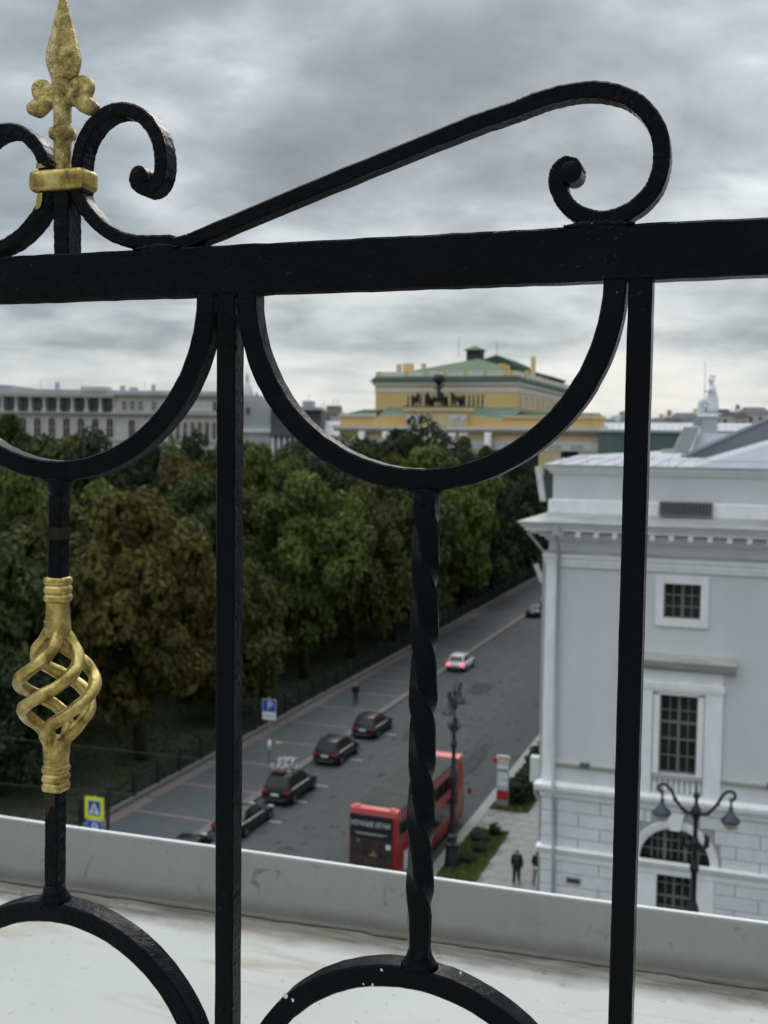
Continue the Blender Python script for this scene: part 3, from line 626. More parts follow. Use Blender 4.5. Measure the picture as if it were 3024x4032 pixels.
# rusticated stone blocks
courses = [(.62, 1.19), (1.19, 1.76), (1.76, 2.33), (2.33, 2.9), (2.9, 3.46), (3.46, 4.03), (4.03, 4.56)] + [(5.14, 5.57), (5.57, 6.10), (6.10, 6.69), (6.69, 7.26)]
for ci, (za, zb) in enumerate(courses):
    edges = [LX - .045, -8.33]; x = -8.33 + (.92 if ci % 2 else 1.83); edges_l = [-8.29]
    spans = []
    for side in (0, 1, 2):
        if ci < 7: lim = [(-8.29, XC - 1.62), (XC + 1.62, bays[1] - 1.62), (bays[1] + 1.62, XR)][side]
        else:
            rr_ = 1.84; h_ = za - AZ; w_ = math.sqrt(max(rr_ ** 2 - h_ ** 2, 0)) if h_ < rr_ else 0; w_ = max(w_, .42)
            lim = [(-8.29, XC - w_), (XC + w_, bays[1] - w_), (bays[1] + w_, XR)][side]
        spans.append(lim)
    for (a, b_) in spans:
        k0 = math.floor((a + 8.29) / 1.83) - 1; off = .915 if ci % 2 else 0
        cuts = [a] + [c for c in [-8.29 + off + 1.83 * k for k in range(k0, k0 + 14)] if a + .25 < c < b_ - .25] + [b_]
        for c, d in zip(cuts, cuts[1:]):
            MB().box(c + .018, d - .018, LY - .05, LY + .02, za + .02, zb - .02).build('stone_block', 'block_white', lib, bevel=.014, seg=1)
    MB().box(LX - .045, -8.33, LY - .06, LY + .55, za + .02, zb - .02).build('corner_block', 'block_white', lib, bevel=.014, seg=1)
MB().box(LX - .12, XR, LY - .14, LY + .02, 0, .62).build('plinth', 'granite_grey', lib)
for xc in bays:
    # arch surround, keystone, imposts, door piers
    n_ = 28; vs = []; fs = []
    for i in range(n_ + 1):
        a = PI - PI * i / n_
        for r_, y in ((AR - .01, LY + .1), (AR - .01, LY - .03), (AR + .1, LY - .075), (AR + .32, LY - .085), (AR + .34, LY + .02)): vs.append((xc + r_ * math.cos(a), y, AZ + r_ * math.sin(a)))
    for i in range(n_):
        for j in range(4): fs.append((i * 5 + j, i * 5 + j + 1, (i + 1) * 5 + j + 1, (i + 1) * 5 + j))
    MB().add(vs, fs).build('arch_surround', 'trim_white', lib, smooth=.5)
    MB().prism([(xc - .2, AZ + AR - .05), (xc + .2, AZ + AR - .05), (xc + .36, 7.24), (xc - .36, 7.24)], LY - .15, LY + .02).build('keystone', 'trim_white', lib)
    MB().box(xc - 1.62, xc - .68, LY - .05, LY + .02, .62, 4.66).box(xc + .68, xc + 1.62, LY - .05, LY + .02, .62, 4.66).build('door_pier', 'trim_white', lib, bevel=.01)
    MB().box(xc - .68, xc + .68, LY + .28, LY + .34, .9, 4.65).build('pane', 'glass_dark', lib)
    bars = MB()
    for k in (-.34, 0, .34): bars.box(xc + k - (.05 if k == 0 else .025), xc + k + (.05 if k == 0 else .025), LY + .23, LY + .278, .9, 4.65)
    for z in (1.5, 2.1, 2.7, 3.15, 3.6, 4.15): bars.box(xc - .68, xc + .68, LY + .225, LY + .28, z - (.05 if z == 3.6 else .022), z + (.05 if z == 3.6 else .022))
    bars.build('window_bars', 'muntin', lib)
    # half-round window
    arc = [(xc + (AR - .0) * math.cos(a), AZ + AR * math.sin(a)) for a in np.linspace(0, PI, 30)]
    MB().prism(arc, LY + .3, LY + .36).build('arch_pane', 'glass_dark', lib)
    fr = MB()
    for k, w in ((-.42, .07), (.42, .07), (-.95, .025), (.95, .025), (-.15, .02), (.15, .02), (-.69, .02), (.69, .02)):
        zt = AZ + math.sqrt(AR ** 2 - k * k); fr.box(xc + k - w, xc + k + w, LY + .22, LY + .298, AZ, zt)
    for z in (.42, .86):
        w = math.sqrt(AR ** 2 - z * z); fr.box(xc - w, xc + w, LY + .235, LY + .297, AZ + z - .025, AZ + z + .025)
    fr.build('arch_window_frame', 'muntin', lib)
    # tall window
    w = MB().box(xc - .75, xc + .75, LY + .26, LY + .32, 8.82, 12.12).build('tall_window', 'glass_dark', lib)
    fr = MB()
    for k, q in ((0, .06), (-.37, .022), (.37, .022), (-.72, .03), (.72, .03)): fr.box(xc + k - q, xc + k + q, LY + .20, LY + .258, 8.82, 12.12)
    for z, q in ((8.86, .04), (9.55, .022), (10.25, .04), (10.95, .06), (11.45, .022), (12.08, .04)): fr.box(xc - .75, xc + .75, LY + .195, LY + .259, z - q, z + q)
    fr.build('window_frame', 'muntin', w)
    MB().box(xc - .05, xc + .12, LY + .3, LY + .42, 8.85, 9.1).build('white_pot', 'plate_white', w)
    # frame, pilasters, entablature hood
    MB().box(xc - 1.0, xc - .75, LY - .10, LY + .02, 8.82, 12.2).box(xc + .75, xc + 1.0, LY - .10, LY + .02, 8.82, 12.2).box(xc - 1.0, xc + 1.0, LY - .10, LY + .02, 12.12, 12.36).build('window_surround', 'trim_white', lib, bevel=.015)
    MB().box(xc - 1.72, xc - 1.04, LY - .16, LY + .02, 7.9, 12.28).box(xc + 1.04, xc + 1.72, LY - .16, LY + .02, 7.9, 12.28).build('pilaster', 'trim_white', lib, bevel=.012)
    MB().box(xc - 1.8, xc + 1.8, LY - .22, LY + .02, 12.38, 12.62).box(xc - 1.72, xc + 1.72, LY - .19, LY + .02, 12.28, 12.38).build('architrave', 'trim_white', lib, bevel=.02)
    MB().box(xc - 1.72, xc + 1.72, LY - .12, LY + .02, 12.62, 13.15).build('frieze', 'trim_white', lib)
    MB().prism([(LY + .02, 13.15), (LY - .22, 13.15), (LY - .32, 13.3), (LY - .48, 13.33), (LY - .56, 13.5), (LY - .60, 13.56), (LY - .60, 13.62), (LY + .02, 13.82)], xc - 2.2, xc + 2.2, axis='X').build('hood', 'trim_stained', lib)
    # balustrade under the tall window
    MB().box(xc - 1.03, xc + 1.03, LY - .18, LY + .02, 8.66, 8.80).build('sill', 'trim_stained', lib)
    MB().box(xc - 1.0, xc + 1.0, LY - .12, LY - .02, 7.88, 8.02).build('balustrade_base', 'trim_white', lib)
    bl = MB().lathe([(.045, 8.02), (.05, 8.08), (.035, 8.12), (.065, 8.27), (.06, 8.36), (.03, 8.5), (.045, 8.58), (.045, 8.66)], (0, 0, 0), 8)
    b0 = None
    for k in range(9):
        x = xc - .88 + k * .22
        if b0 is None: b0 = bl.build('baluster', 'trim_white', lib, smooth=True, local=True); b0.location = Vector((x, LY - .09, 0)) - ORG[lib.name]
        else: inst(b0, Vector((x, LY - .09, 0)) - ORG[lib.name], lib)
    # small square window
    w = MB().box(xc - .73, xc + .73, LY + .24, LY + .30, 15.28, 16.70).build('square_window', 'glass_dark', lib)
    fr = MB()
    for k, q in ((0, .06), (-.36, .022), (.36, .022), (-.70, .03), (.70, .03)): fr.box(xc + k - q, xc + k + q, LY + .18, LY + .238, 15.28, 16.70)
    for z in (15.30, 15.76, 16.22, 16.68): fr.box(xc - .73, xc + .73, LY + .175, LY + .239, z - .025, z + .025)
    fr.build('window_frame', 'muntin', w)
    MB().box(xc - 1.05, xc - .73, LY - .09, LY + .02, 14.95, 17.02).box(xc + .73, xc + 1.05, LY - .09, LY + .02, 14.95, 17.02).box(xc - .73, xc + .73, LY - .09, LY + .02, 16.70, 17.02).box(xc - .73, xc + .73, LY - .10, LY + .02, 14.95, 15.28).build('square_window_surround', 'trim_white', lib, bevel=.02)
    # vent in the attic
    x0, x1 = xc - 1.0, xc + 1.08
    MB().box(x0, x1, LY - .28, LY + .06, 19.5, 20.05).build('vent_box', 'roof_dark', lib)
    vv = MB(); vv.box(x0 + .06, x1 - .06, LY - .30, LY - .282, 19.55, 20.0); vv.build('vent_grille', 'grille_dark', lib)
    vs_ = MB()
    for k in range(14): vs_.box(x0 + .1 + k * .14, x0 + .14 + k * .14, LY - .32, LY - .302, 19.56, 19.99)
    vs_.build('vent_slats', 'muntin', lib)
# string course below the tall windows, cut by the pilasters
def strip(x0, x1): return MB().prism([(LY + .02, 8.62), (LY - .06, 8.62), (LY - .10, 8.70), (LY - .13, 8.78), (LY - .13, 8.82), (LY + .02, 8.86)], x0, x1, axis='X')
strip(-8.42, XC - 1.72).build('string_course', 'trim_stained', lib); strip(XC + 1.72, bays[1] - 1.72).build('string_course', 'trim_stained', lib)
mb = MB(); lsweep(mb, [(.02, 7.3), (.12, 7.3), (.14, 7.4), (.16, 7.52), (.26, 7.56), (.34, 7.68), (.36, 7.82), (.36, 7.86), (.02, 7.98)]); mb.build('base_cornice', 'trim_white', lib)
mb = MB(); lsweep(mb, [(.03, 4.58), (.08, 4.58), (.10, 4.80), (.14, 4.86), (.22, 5.02), (.24, 5.08), (.24, 5.115), (.03, 5.16)])
mb.build('impost_band', 'trim_white', lib)
# corner pilaster strip of the upper storeys
MB().box(LX - .08, -8.42, LY - .09, LY + .5, 7.9, 17.2).build('corner_pilaster', 'trim_white', lib, bevel=.01)
mb = MB(); lsweep(mb, [(.02, 17.18), (.10, 17.18), (.12, 17.32), (.15, 17.34), (.17, 17.50), (.22, 17.56), (.24, 17.66), (.24, 17.68), (.02, 17.74)]); mb.build('frieze_band', 'trim_white', lib)
mb = MB(); lsweep(mb, [(.02, 17.70), (.16, 17.70), (.16, 17.80), (.02, 17.84)]); mb.build('frieze_ledge', 'trim_stained', lib)
mb = MB(); lsweep(mb, [(.02, 18.30), (.10, 18.30), (.16, 18.42), (.34, 18.46), (.36, 18.60), (.02, 18.72)]); mb.build('cornice_bed', 'trim_white', lib)
mb = MB(); lsweep(mb, [(.02, 18.70), (.86, 18.72), (.88, 18.82), (.98, 18.90), (1.06, 19.0), (1.08, 19.06), (.02, 19.06)]); mb.build('main_cornice', 'trim_white', lib)
mb = MB(); lsweep(mb, [(.0, 19.06), (1.14, 19.045), (1.15, 19.09), (.6, 19.26), (.0, 19.46)]); mb.build('cornice_flashing', mat('flashing', (.46, .455, .44), .6, metal=.1, var=.35, vs=.7, col2=(.24, .23, .20), stretch=(.5, 2, 1)), lib)
de = MB().box(-.10, .10, -.85, -.34, 18.50, 18.715).build('modillion', 'trim_white', lib, local=True)
base = Vector((0, LY, 0)) - ORG[lib.name]
de.location = base + Vector((-8.3, 0, 0))
for k in range(1, 23): inst(de, base + Vector((-8.3 + .745 * k, 0, 0)), lib)
for k in range(0, 12): inst(de, Vector((LX, LY + .4 + .745 * k, 0)) - ORG[lib.name], lib, (0, 0, -PI / 2))
mb = MB(); lsweep(mb, [(-.08, 19.40), (.06, 19.40), (.06, 19.96), (.02, 20.0), (-.08, 20.0)]); mb.build('attic_band', 'trim_white', lib)
mb = MB(); lsweep(mb, [(-.08, 21.08), (.02, 21.08), (.06, 21.2), (.16, 21.24), (.20, 21.38), (.20, 21.42), (-.08, 21.44)]); mb.build('attic_cornice', 'trim_white', lib)
# metal roof
mb = MB(); e0 = LY - .30
mb.quad((LX - .28, e0, 21.455), (-3.1, e0, 21.455), (-3.1, 54, 21.75), (LX - .28, 54, 21.75)); mb.quad((-3.1, e0, 21.455), (XR, e0, 21.455), (XR, 54, 25.7), (-3.1, 54, 21.75))
mb.quad((LX - .28, e0, 21.42), (XR, e0, 21.42), (XR, e0, 21.455), (LX - .28, e0, 21.455)); mb.quad((LX - .28, e0, 21.42), (LX - .28, YB, 21.42), (LX - .28, YB, 21.455), (LX - .28, e0, 21.455))
mb.quad((LX - .28, 54, 21.75), (XR, 54, 21.75), (XR, YB, 21.75), (LX - .28, YB, 21.75)); mb.build('roof', 'roof_metal', lib)
mb = MB().prism([(-4.15, 21.0), (XR, 21.0), (XR, 28.05), (-4.15, 21.72)], 54.02, 54.5); mb.build('gable_wall', 'roof_dark', lib)
mb = MB().prism([(-4.25, 21.70), (XR, 28.02), (XR, 28.14), (-4.25, 21.84)], 53.9, 54.6); mb.build('gable_coping', 'roof_metal', lib)
for k in range(20):
    x = -8.6 + .8 * k
    zt = 21.75 if x < -3.1 else 21.75 + (x + 3.1) * 3.95 / 12.1
    mb = MB(); mb.add([(x - .012, e0, 21.46), (x + .012, e0, 21.46), (x + .012, 53.9, zt), (x - .012, 53.9, zt), (x - .012, e0, 21.485), (x + .012, e0, 21.485), (x + .012, 53.9, zt + .025), (x - .012, 53.9, zt + .025)], [(0, 1, 5, 4), (4, 5, 6, 7), (0, 4, 7, 3), (1, 2, 6, 5), (2, 3, 7, 6)])
    mb.build('roof_seam', 'roof_metal', lib)
# roof snow rail
sr = MB(); sr.tube([(-8.8, e0 + .5, 21.72), (XR, e0 + .5, 21.72)], .012, 5)
for k in range(16): sr.tube([(-8.5 + k * 1.1, e0 + .5, 21.47), (-8.5 + k * 1.1, e0 + .5, 21.72)], .012, 5)
sr.build('snow_rail', 'pipe_grey', lib)
# white louvred ramp and upper roof behind
rp = MB().add([(-6.45, 74, 21.7), (-5.4, 74, 21.7), (-4.85, 76.5, 23.55), (-5.85, 76.5, 23.55), (-6.45, 77.5, 21.7), (-4.85, 77.5, 21.7), (-4.85, 77.5, 23.55), (-5.85, 77.5, 23.55)], [(0, 1, 2, 3), (3, 2, 6, 7), (0, 3, 7, 4), (1, 5, 6, 2)]).build('roof_stair', 'trim_white', lib)
for k in range(12):
    t = (k + .5) / 12; x = -6.45 + .6 * t; y = 74 + 2.5 * t; z = 21.7 + 1.85 * t
    MB().box(x - .02, x + 1.05, y - .22, y + .02, z - .03, z + .05).build('step', 'stone_mid', rp)
MB().add([(-5.4, 75.2, 21.75), (-4.7, 76.6, 23.1), (0, 76.6, 23.1), (0, 75.2, 21.75)], [(0, 1, 2, 3)]).add([(-4.7, 76.6, 23.1), (0, 76.6, 23.1), (0, 110, 23.1), (-4.7, 110, 23.1)], [(0, 1, 2, 3)]).add([(-5.4, 75.2, 21.75), (-4.7, 76.6, 23.1), (-4.7, 110, 23.1), (-5.4, 110, 21.75)], [(0, 1, 2, 3)]).build('upper_roof', 'roof_metal', lib)
MB().box(-7.1, -6.1, 74.5, 76, 21.7, 22.0).build('roof_hatch', 'trim_stained', lib, bevel=.05)
MB().box(-6.15, -4.9, 99.3, 100.8, 22.8, 24.75).build('statue_pedestal', 'stone_mid', lib); MB().box(-6.5, -4.85, 99.1, 101, 24.75, 24.95).build('pedestal_cap', 'trim_white', lib)
MB().box(-7.0, -5.2, 101.2, 103, 22.5, 24.55).build('roof_attic', 'stone_mid', lib)
# drainpipes and fixtures
pp = MB(); py = LY - .30
pp.tube([(-8.42, LY - 1.0, 18.98), (-8.42, LY - .96, 18.6), (-8.42, py, 17.95), (-8.42, py, 8.05), (-8.38, py - .22, 7.9), (-8.36, py - .22, 7.3), (-8.36, py - .05, 7.1), (-8.34, py - .05, 5.3), (-8.34, py - .12, 5.1), (-8.34, py - .05, 4.6), (-8.30, py, .3)], .075, 10)
pp.build('drainpipe', 'pipe_grey', lib, smooth=True)
pp = MB(); pp.tube([(-9.86, LY + .35, 19.0), (-9.84, LY + .35, 18.5), (-9.15, LY + .35, 17.7), (-9.10, LY + .35, 8.1), (-9.34, LY + .35, 7.7), (-9.30, LY + .35, 7.2), (-9.06, LY + .35, 6.9), (-9.05, LY + .35, .3)], .075, 10); pp.build('drainpipe', 'pipe_grey', lib, smooth=True)
MB().box(-8.6, -8.25, LY - 1.05, LY - .82, 18.55, 19.0).build('rain_hopper', 'pipe_grey', lib, bevel=.03)
MB().box(-9.62, -9.20, 46.6, 47.0, 7.62, 8.72).build('equipment_box', 'antenna_white', lib, bevel=.02)
MB().add([(-9.68, 46.7, 17.10), (-9.50, 46.7, 17.16), (-9.22, 46.7, 16.40), (-9.38, 46.7, 16.33), (-9.68, 46.9, 17.10), (-9.50, 46.9, 17.16), (-9.22, 46.9, 16.40), (-9.38, 46.9, 16.33)], [(0, 1, 2, 3), (4, 7, 6, 5), (0, 4, 5, 1), (1, 5, 6, 2), (2, 6, 7, 3), (3, 7, 4, 0)]).build('floodlight', 'antenna_white', lib)
MB().box(-7.85, -7.17, LY - .09, LY - .04, 3.62, 3.92).build('wall_vent', 'pipe_grey', lib); MB().box(-7.78, -7.24, LY - .10, LY - .088, 3.68, 3.86).build('vent_slot', 'grille_dark', lib)
MB().box(-7.35, -6.95, LY - .22, LY - .05, 8.72, 8.92).build('wall_lamp', 'stone_dark', lib, bevel=.03)
MB().box(.12, .5, LY - .22, LY - .05, 8.72, 8.92).build('wall_lamp', 'stone_dark', lib, bevel=.03)
# open shutter panel hanging at the attic corner
MB().add([(-9.55, 45.9, 21.35), (-9.28, 45.9, 21.35), (-9.06, 45.9, 19.9), (-9.3, 45.9, 19.9), (-9.55, 46.02, 21.35), (-9.28, 46.02, 21.35), (-9.06, 46.02, 19.9), (-9.3, 46.02, 19.9)], [(0, 1, 2, 3), (4, 7, 6, 5), (0, 4, 5, 1), (1, 5, 6, 2), (2, 6, 7, 3), (3, 7, 4, 0)]).build('rain_spout', 'antenna_white', lib)
MB().box(-9.2, -8.86, 46.1, 46.5, 19.9, 21.3).build('corner_box', mat('dull_green', (.05, .075, .065), .6, var=.1), lib)

# ------------------------------------------------------------------ figures: one continuous skinned body, clothes as children
def skin_mesh(name, verts, edges, radii, matname, root=0, sub=2):
    me = bpy.data.meshes.new(name); me.from_pydata(verts, edges, [])
    o = bpy.data.objects.new(name, me); COL.objects.link(o)
    o.modifiers.new('s', 'SKIN')
    sv = me.skin_vertices[0].data
    for i, r_ in enumerate(radii): sv[i].radius = (r_, r_) if not isinstance(r_, tuple) else r_; sv[i].use_root = (i == root)
    sm = o.modifiers.new('u', 'SUBSURF'); sm.levels = sub; sm.render_levels = sub
    dg = bpy.context.evaluated_depsgraph_get(); out = bpy.data.meshes.new_from_object(o.evaluated_get(dg))
    bpy.data.objects.remove(o); out.name = name; out.materials.clear(); out.materials.append(MATS[matname])
    out.polygons.foreach_set('use_smooth', [True] * len(out.polygons)); return out
def person(loc, rz, label, jacket, trousers, bag=None, hgt=1.76, stride=.22, shirt_tail=None):
    s_ = hgt / 1.76; root = thing('person', loc, label, 'person', None, rz); ORG[root.name] = Vector()
    S = lambda p: (p[0] * s_, p[1] * s_, p[2] * s_)
    J = dict(pel=(0, 0, .95), spi=(0, .01, 1.15), che=(0, .02, 1.34), nec=(0, .02, 1.50), hd1=(0, .035, 1.60), hd2=(0, .03, 1.68), crn=(0, .02, 1.725))
    for sd, sg in (('L', -1), ('R', 1)):
        f = stride * sg
        J['hip' + sd] = (.095 * sg, 0, .90); J['kne' + sd] = (.10 * sg, f * .55 + .03, .50); J['ank' + sd] = (.10 * sg, f - (.08 if f < 0 else 0), .09 + (.03 if f < 0 else 0)); J['toe' + sd] = (.115 * sg, f + .13 - (.06 if f < 0 else 0), .03)
        J['sho' + sd] = (.185 * sg, .02, 1.42); J['elb' + sd] = (.25 * sg, -f * .35 - .01, 1.14); J['wri' + sd] = (.255 * sg, -f * .8 + .06, .90); J['pal' + sd] = (.255 * sg, -f * .9 + .08, .83)
    names = list(J); idx = {n_: i for i, n_ in enumerate(names)}; V = [S(J[n_]) for n_ in names]
    R = dict(pel=.115, spi=.12, che=.135, nec=.055, hd1=.082, hd2=.095, crn=.06, hip=.088, kne=.058, ank=.042, toe=.04, sho=.07, elb=.045, wri=.03, pal=.036)
    rad = [R[n_] * s_ if n_ in R else R[n_[:-1]] * s_ for n_ in names]
    E_ = [('pel', 'spi'), ('spi', 'che'), ('che', 'nec'), ('nec', 'hd1'), ('hd1', 'hd2'), ('hd2', 'crn')]
    for sd in 'LR': E_ += [('pel', 'hip' + sd), ('hip' + sd, 'kne' + sd), ('kne' + sd, 'ank' + sd), ('ank' + sd, 'toe' + sd), ('che', 'sho' + sd), ('sho' + sd, 'elb' + sd), ('elb' + sd, 'wri' + sd), ('wri' + sd, 'pal' + sd)]
    Ed = [(idx[a], idx[b_]) for a, b_ in E_]
    for sd, sg in (('L', -1), ('R', 1)):                              # five fingers
        p = Vector(V[idx['pal' + sd]])
        for k, (dy, ln) in enumerate(((-.03, .07), (-.01, .085), (.012, .08), (.032, .065))):
            a = p + Vector((0, dy, -.045)) * s_; b_ = a + Vector((-.012 * sg, .006, -ln * .6)) * s_
            V += [tuple(a), tuple(b_)]; rad += [.010 * s_, .008 * s_]; Ed += [(idx['pal' + sd], len(V) - 2), (len(V) - 2, len(V) - 1)]
        a = p + Vector((-.012 * sg, .045, -.01)) * s_; V += [tuple(a), tuple(a + Vector((-.006 * sg, .02, -.035)) * s_)]; rad += [.011 * s_, .009 * s_]; Ed += [(idx['pal' + sd], len(V) - 2), (len(V) - 2, len(V) - 1)]
    link('body', skin_mesh('body', V, Ed, rad, 'skin', 0, 1), root, True)
    def cloth(nm, keys, ed, rr, mt):
        ii = {k: i for i, k in enumerate(keys)}; link(nm, skin_mesh(nm, [V[idx[k]] for k in keys], [(ii[a], ii[b_]) for a, b_ in ed], [r_ * s_ for r_ in rr], mt, 0, 1), root, True)
    cloth('jacket', ['pel', 'spi', 'che', 'nec', 'shoL', 'elbL', 'wriL', 'shoR', 'elbR', 'wriR'], [('pel', 'spi'), ('spi', 'che'), ('che', 'nec'), ('che', 'shoL'), ('shoL', 'elbL'), ('elbL', 'wriL'), ('che', 'shoR'), ('shoR', 'elbR'), ('elbR', 'wriR')], [.185, .18, .195, .085, .112, .088, .066, .112, .088, .066], jacket)
    cloth('trousers', ['pel', 'hipL', 'kneL', 'ankL', 'hipR', 'kneR', 'ankR'], [('pel', 'hipL'), ('hipL', 'kneL'), ('kneL', 'ankL'), ('pel', 'hipR'), ('hipR', 'kneR'), ('kneR', 'ankR')], [.15, .125, .095, .078, .125, .095, .078], trousers)
    for sd in 'LR': cloth('shoe', ['ank' + sd, 'toe' + sd], [('ank' + sd, 'toe' + sd)], [.055, .052], 'ink_black')
    hv = [S((0, .0, 1.585)), S((0, .008, 1.66)), S((0, .012, 1.725))]
    link('hair', skin_mesh('hair', hv, [(0, 1), (1, 2)], [.085 * s_, .108 * s_, .082 * s_], 'hair_dark', 0, 1), root, True)
    for sg in (-1, 1): link('eye', MB().lathe([(.004, -.008), (.009, 0), (.004, .008)], (.032 * sg * s_, .118 * s_, 1.645 * s_), 6).build('eye', 'ink_black', root, local=True).data.copy(), root, True) if False else MB().lathe([(.004, -.008), (.009, 0), (.004, .008)], (.032 * sg * s_, .115 * s_, 1.64 * s_), 6).build('eye', 'ink_black', root, local=True)
    MB().add([(-.012 * s_, .112 * s_, 1.60 * s_), (.012 * s_, .112 * s_, 1.60 * s_), (0, .14 * s_, 1.603 * s_), (0, .116 * s_, 1.64 * s_)], [(0, 1, 2), (0, 2, 3), (1, 3, 2)]).build('nose', 'skin', root, local=True)
    if shirt_tail: MB().lathe([(.17, .80), (.185, .86), (.178, .95)], (0, 0, 0), 14).build('shirt_hem', shirt_tail, root, smooth=True, local=True)
    if bag:
        o = MB().cbox((0, -.22, 1.24), (.30, .15, .42)).build('backpack', bag, root, smooth=1, bevel=.05, seg=3, local=True)
    return root
person((-11.60, 53.45, .12), .12, 'person in dark navy jacket and dark trousers walking on the pale pavement', 'cloth_navy', 'cloth_black', bag='cloth_bag', hgt=1.78)
person((-10.62, 53.75, .12), -.1, 'person in black jacket, white hem and tan trousers half hidden by the white building corner', 'cloth_black', 'cloth_tan', hgt=1.74, shirt_tail='cloth_white')
person((-32.65, 85.6, .12), PI + .3, 'person in black top and blue jeans on the far dark pavement', 'cloth_black', 'cloth_jeans', hgt=1.82)
# white seated statue with spear on the library roof
stt = thing('statue', (-5.55, 100.0, 24.95), 'white seated statue with helmet holding a thin spear on the white roof pedestal', 'statue'); ORG[stt.name] = Vector(); stt.scale = (1.3, 1.45, 1.06)
V = [(.15, 0, 1.1), (.22, 0, 1.55), (.2, 0, 1.95), (.12, 0, 2.3), (.05, 0, 2.55), (.03, 0, 2.85), (-.55, -.12, 1.12), (-.62, -.12, .45), (-.72, -.15, .08), (-.6, .15, 1.1), (-.65, .15, .45), (-.75, .17, .08), (.1, -.3, 2.15), (-.15, -.38, 1.8), (-.36, -.3, 2.0), (.25, .3, 2.1), (.1, .38, 1.6), (-.3, .3, 1.3), (.2, 0, .6), (.2, 0, .1)]
Ed = [(0, 1), (1, 2), (2, 3), (3, 4), (4, 5), (0, 6), (6, 7), (7, 8), (0, 9), (9, 10), (10, 11), (2, 12), (12, 13), (13, 14), (2, 15), (15, 16), (16, 17), (0, 18), (18, 19)]
Rr = [.36, .30, .32, .12, .19, .17, .24, .19, .14, .24, .19, .14, .15, .11, .09, .15, .11, .09, .42, .45]
link('figure', skin_mesh('figure', V, Ed, Rr, 'statue_white', 0, 2), stt, True)
MB().tube([(-.36, -.3, .1), (-.36, -.3, 4.3)], [.04, .025], 8).build('spear', 'statue_white', stt, local=True)
MB().lathe([(.24, 2.72), (.22, 2.9), (.12, 3.02), (.03, 3.06)], (.04, 0, 0), 12).box(-.1, .3, -.03, .03, 2.95, 3.2).build('helmet', 'statue_white', stt, smooth=.8, local=True)
MB().box(-.95, .75, -.6, .6, 0, .1).build('base', 'statue_white', stt, local=True)

# ------------------------------------------------------------------ yellow theatre with green roofs
TY = 205.0
th = thing('theatre_building', (-62, TY, 0), 'ochre yellow classical theatre with green roofs and white cornices beyond the trees', 'building')
def tbox(nm, mt, *b, bevel=0): return MB().box(*b).build(nm, mt, th, bevel=bevel)
mb = MB(); wall_cells(mb, -82.3, -30.2, 0, 24.0, [(-37.9, -34.5, 15, 21.8), (-45.5, -42, 15, 21.8), (-52, -48.6, 15, 21.8), (-80, -77.5, 15, 19.8)], TY, 3)
mb.quad((-30.2, TY, 0), (-30.2, TY + 60, 0), (-30.2, TY + 60, 24), (-30.2, TY, 24)); mb.build('lower_wall', 'ochre_pale', th)
tbox('loggia_back', 'stone_dark', -80.2, -34, TY + 3.02, TY + 3.3, 14.5, 22)
mb = MB(); mb.box(-82.6, -30.0, TY - .12, TY + .02, 20.7, 22.35); mb.build('white_frieze', 'theatre_white', th)
for k in range(12):
    x = -81 + k * 4.2
    if -70 < x < -54: continue
    MB().cbox((x, TY - .18, 21.5), (2.4, .12, .8)).build('frieze_relief', 'stone_mid', th, bevel=.03)
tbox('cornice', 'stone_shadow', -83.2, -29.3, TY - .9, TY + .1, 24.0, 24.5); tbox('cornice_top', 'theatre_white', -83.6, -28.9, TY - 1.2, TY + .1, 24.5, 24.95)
tbox('cornice_capping', mat('peach', (.60, .40, .25), .8, var=.05), -83.4, -29.1, TY - 1.0, TY + .1, 24.95, 25.2)
tbox('attic_wall', 'ochre', -82.2, -75.65, TY, TY + 3, 25.2, 26.9); tbox('attic_cap', 'theatre_white', -82.4, -75.5, TY - .25, TY + 3, 26.9, 27.45)
tbox('attic_wall', 'ochre', -48.9, -30.3, TY, TY + 3, 25.2, 26.7); tbox('attic_cap', 'ochre_pale', -49.0, -30.1, TY - .25, TY + 3, 26.7, 27.25)
MB().prism([(-75.7, 25.2), (-68.3, 25.2), (-68.3, 27.6), (-75.7, 26.6)], TY + .1, TY + 2).build('attic_wall', 'ochre', th); MB().prism([(-55.9, 25.2), (-48.9, 25.2), (-48.9, 26.4), (-55.9, 27.5)], TY + .1, TY + 2).build('attic_wall', 'ochre', th)
tbox('portico_attic', 'ochre_pale', -68.4, -55.8, TY - .6, TY + 3, 25.2, 28.0); tbox('portico_cap', 'ochre_pale', -68.8, -55.4, TY - 1, TY + 3, 28.0, 28.75); tbox('portico_plinth', 'roof_green_dark', -68.8, -55.4, TY - 1.05, TY + 3, 28.75, 28.95)
for x0, x1 in ((-68.3, -64.6), (-59.6, -55.9)):
    r = random.Random(int(x0)); base = MB().prism([(x0, 27.3), (x1, 27.3), (x1 - .3, 26.3), ((x0 + x1) / 2 + 1.0, 25.3), ((x0 + x1) / 2 - 1.0, 25.2), (x0 + .3, 26.2)], TY - .75, TY - .6).build('relief_panel', 'theatre_white', th)
    sc_ = MB()
    for k in range(22):
        a = r.uniform(0, 2 * PI); q = r.random() ** .5; sc_.lathe([(.05, -.12), (r.uniform(.15, .3), 0), (.05, .12)], ((x0 + x1) / 2 + math.cos(a) * q * 1.3, TY - .8, 26.35 + math.sin(a) * q * .75), 7)
    sc_.build('relief_garland', 'statue_white', base, smooth=True)
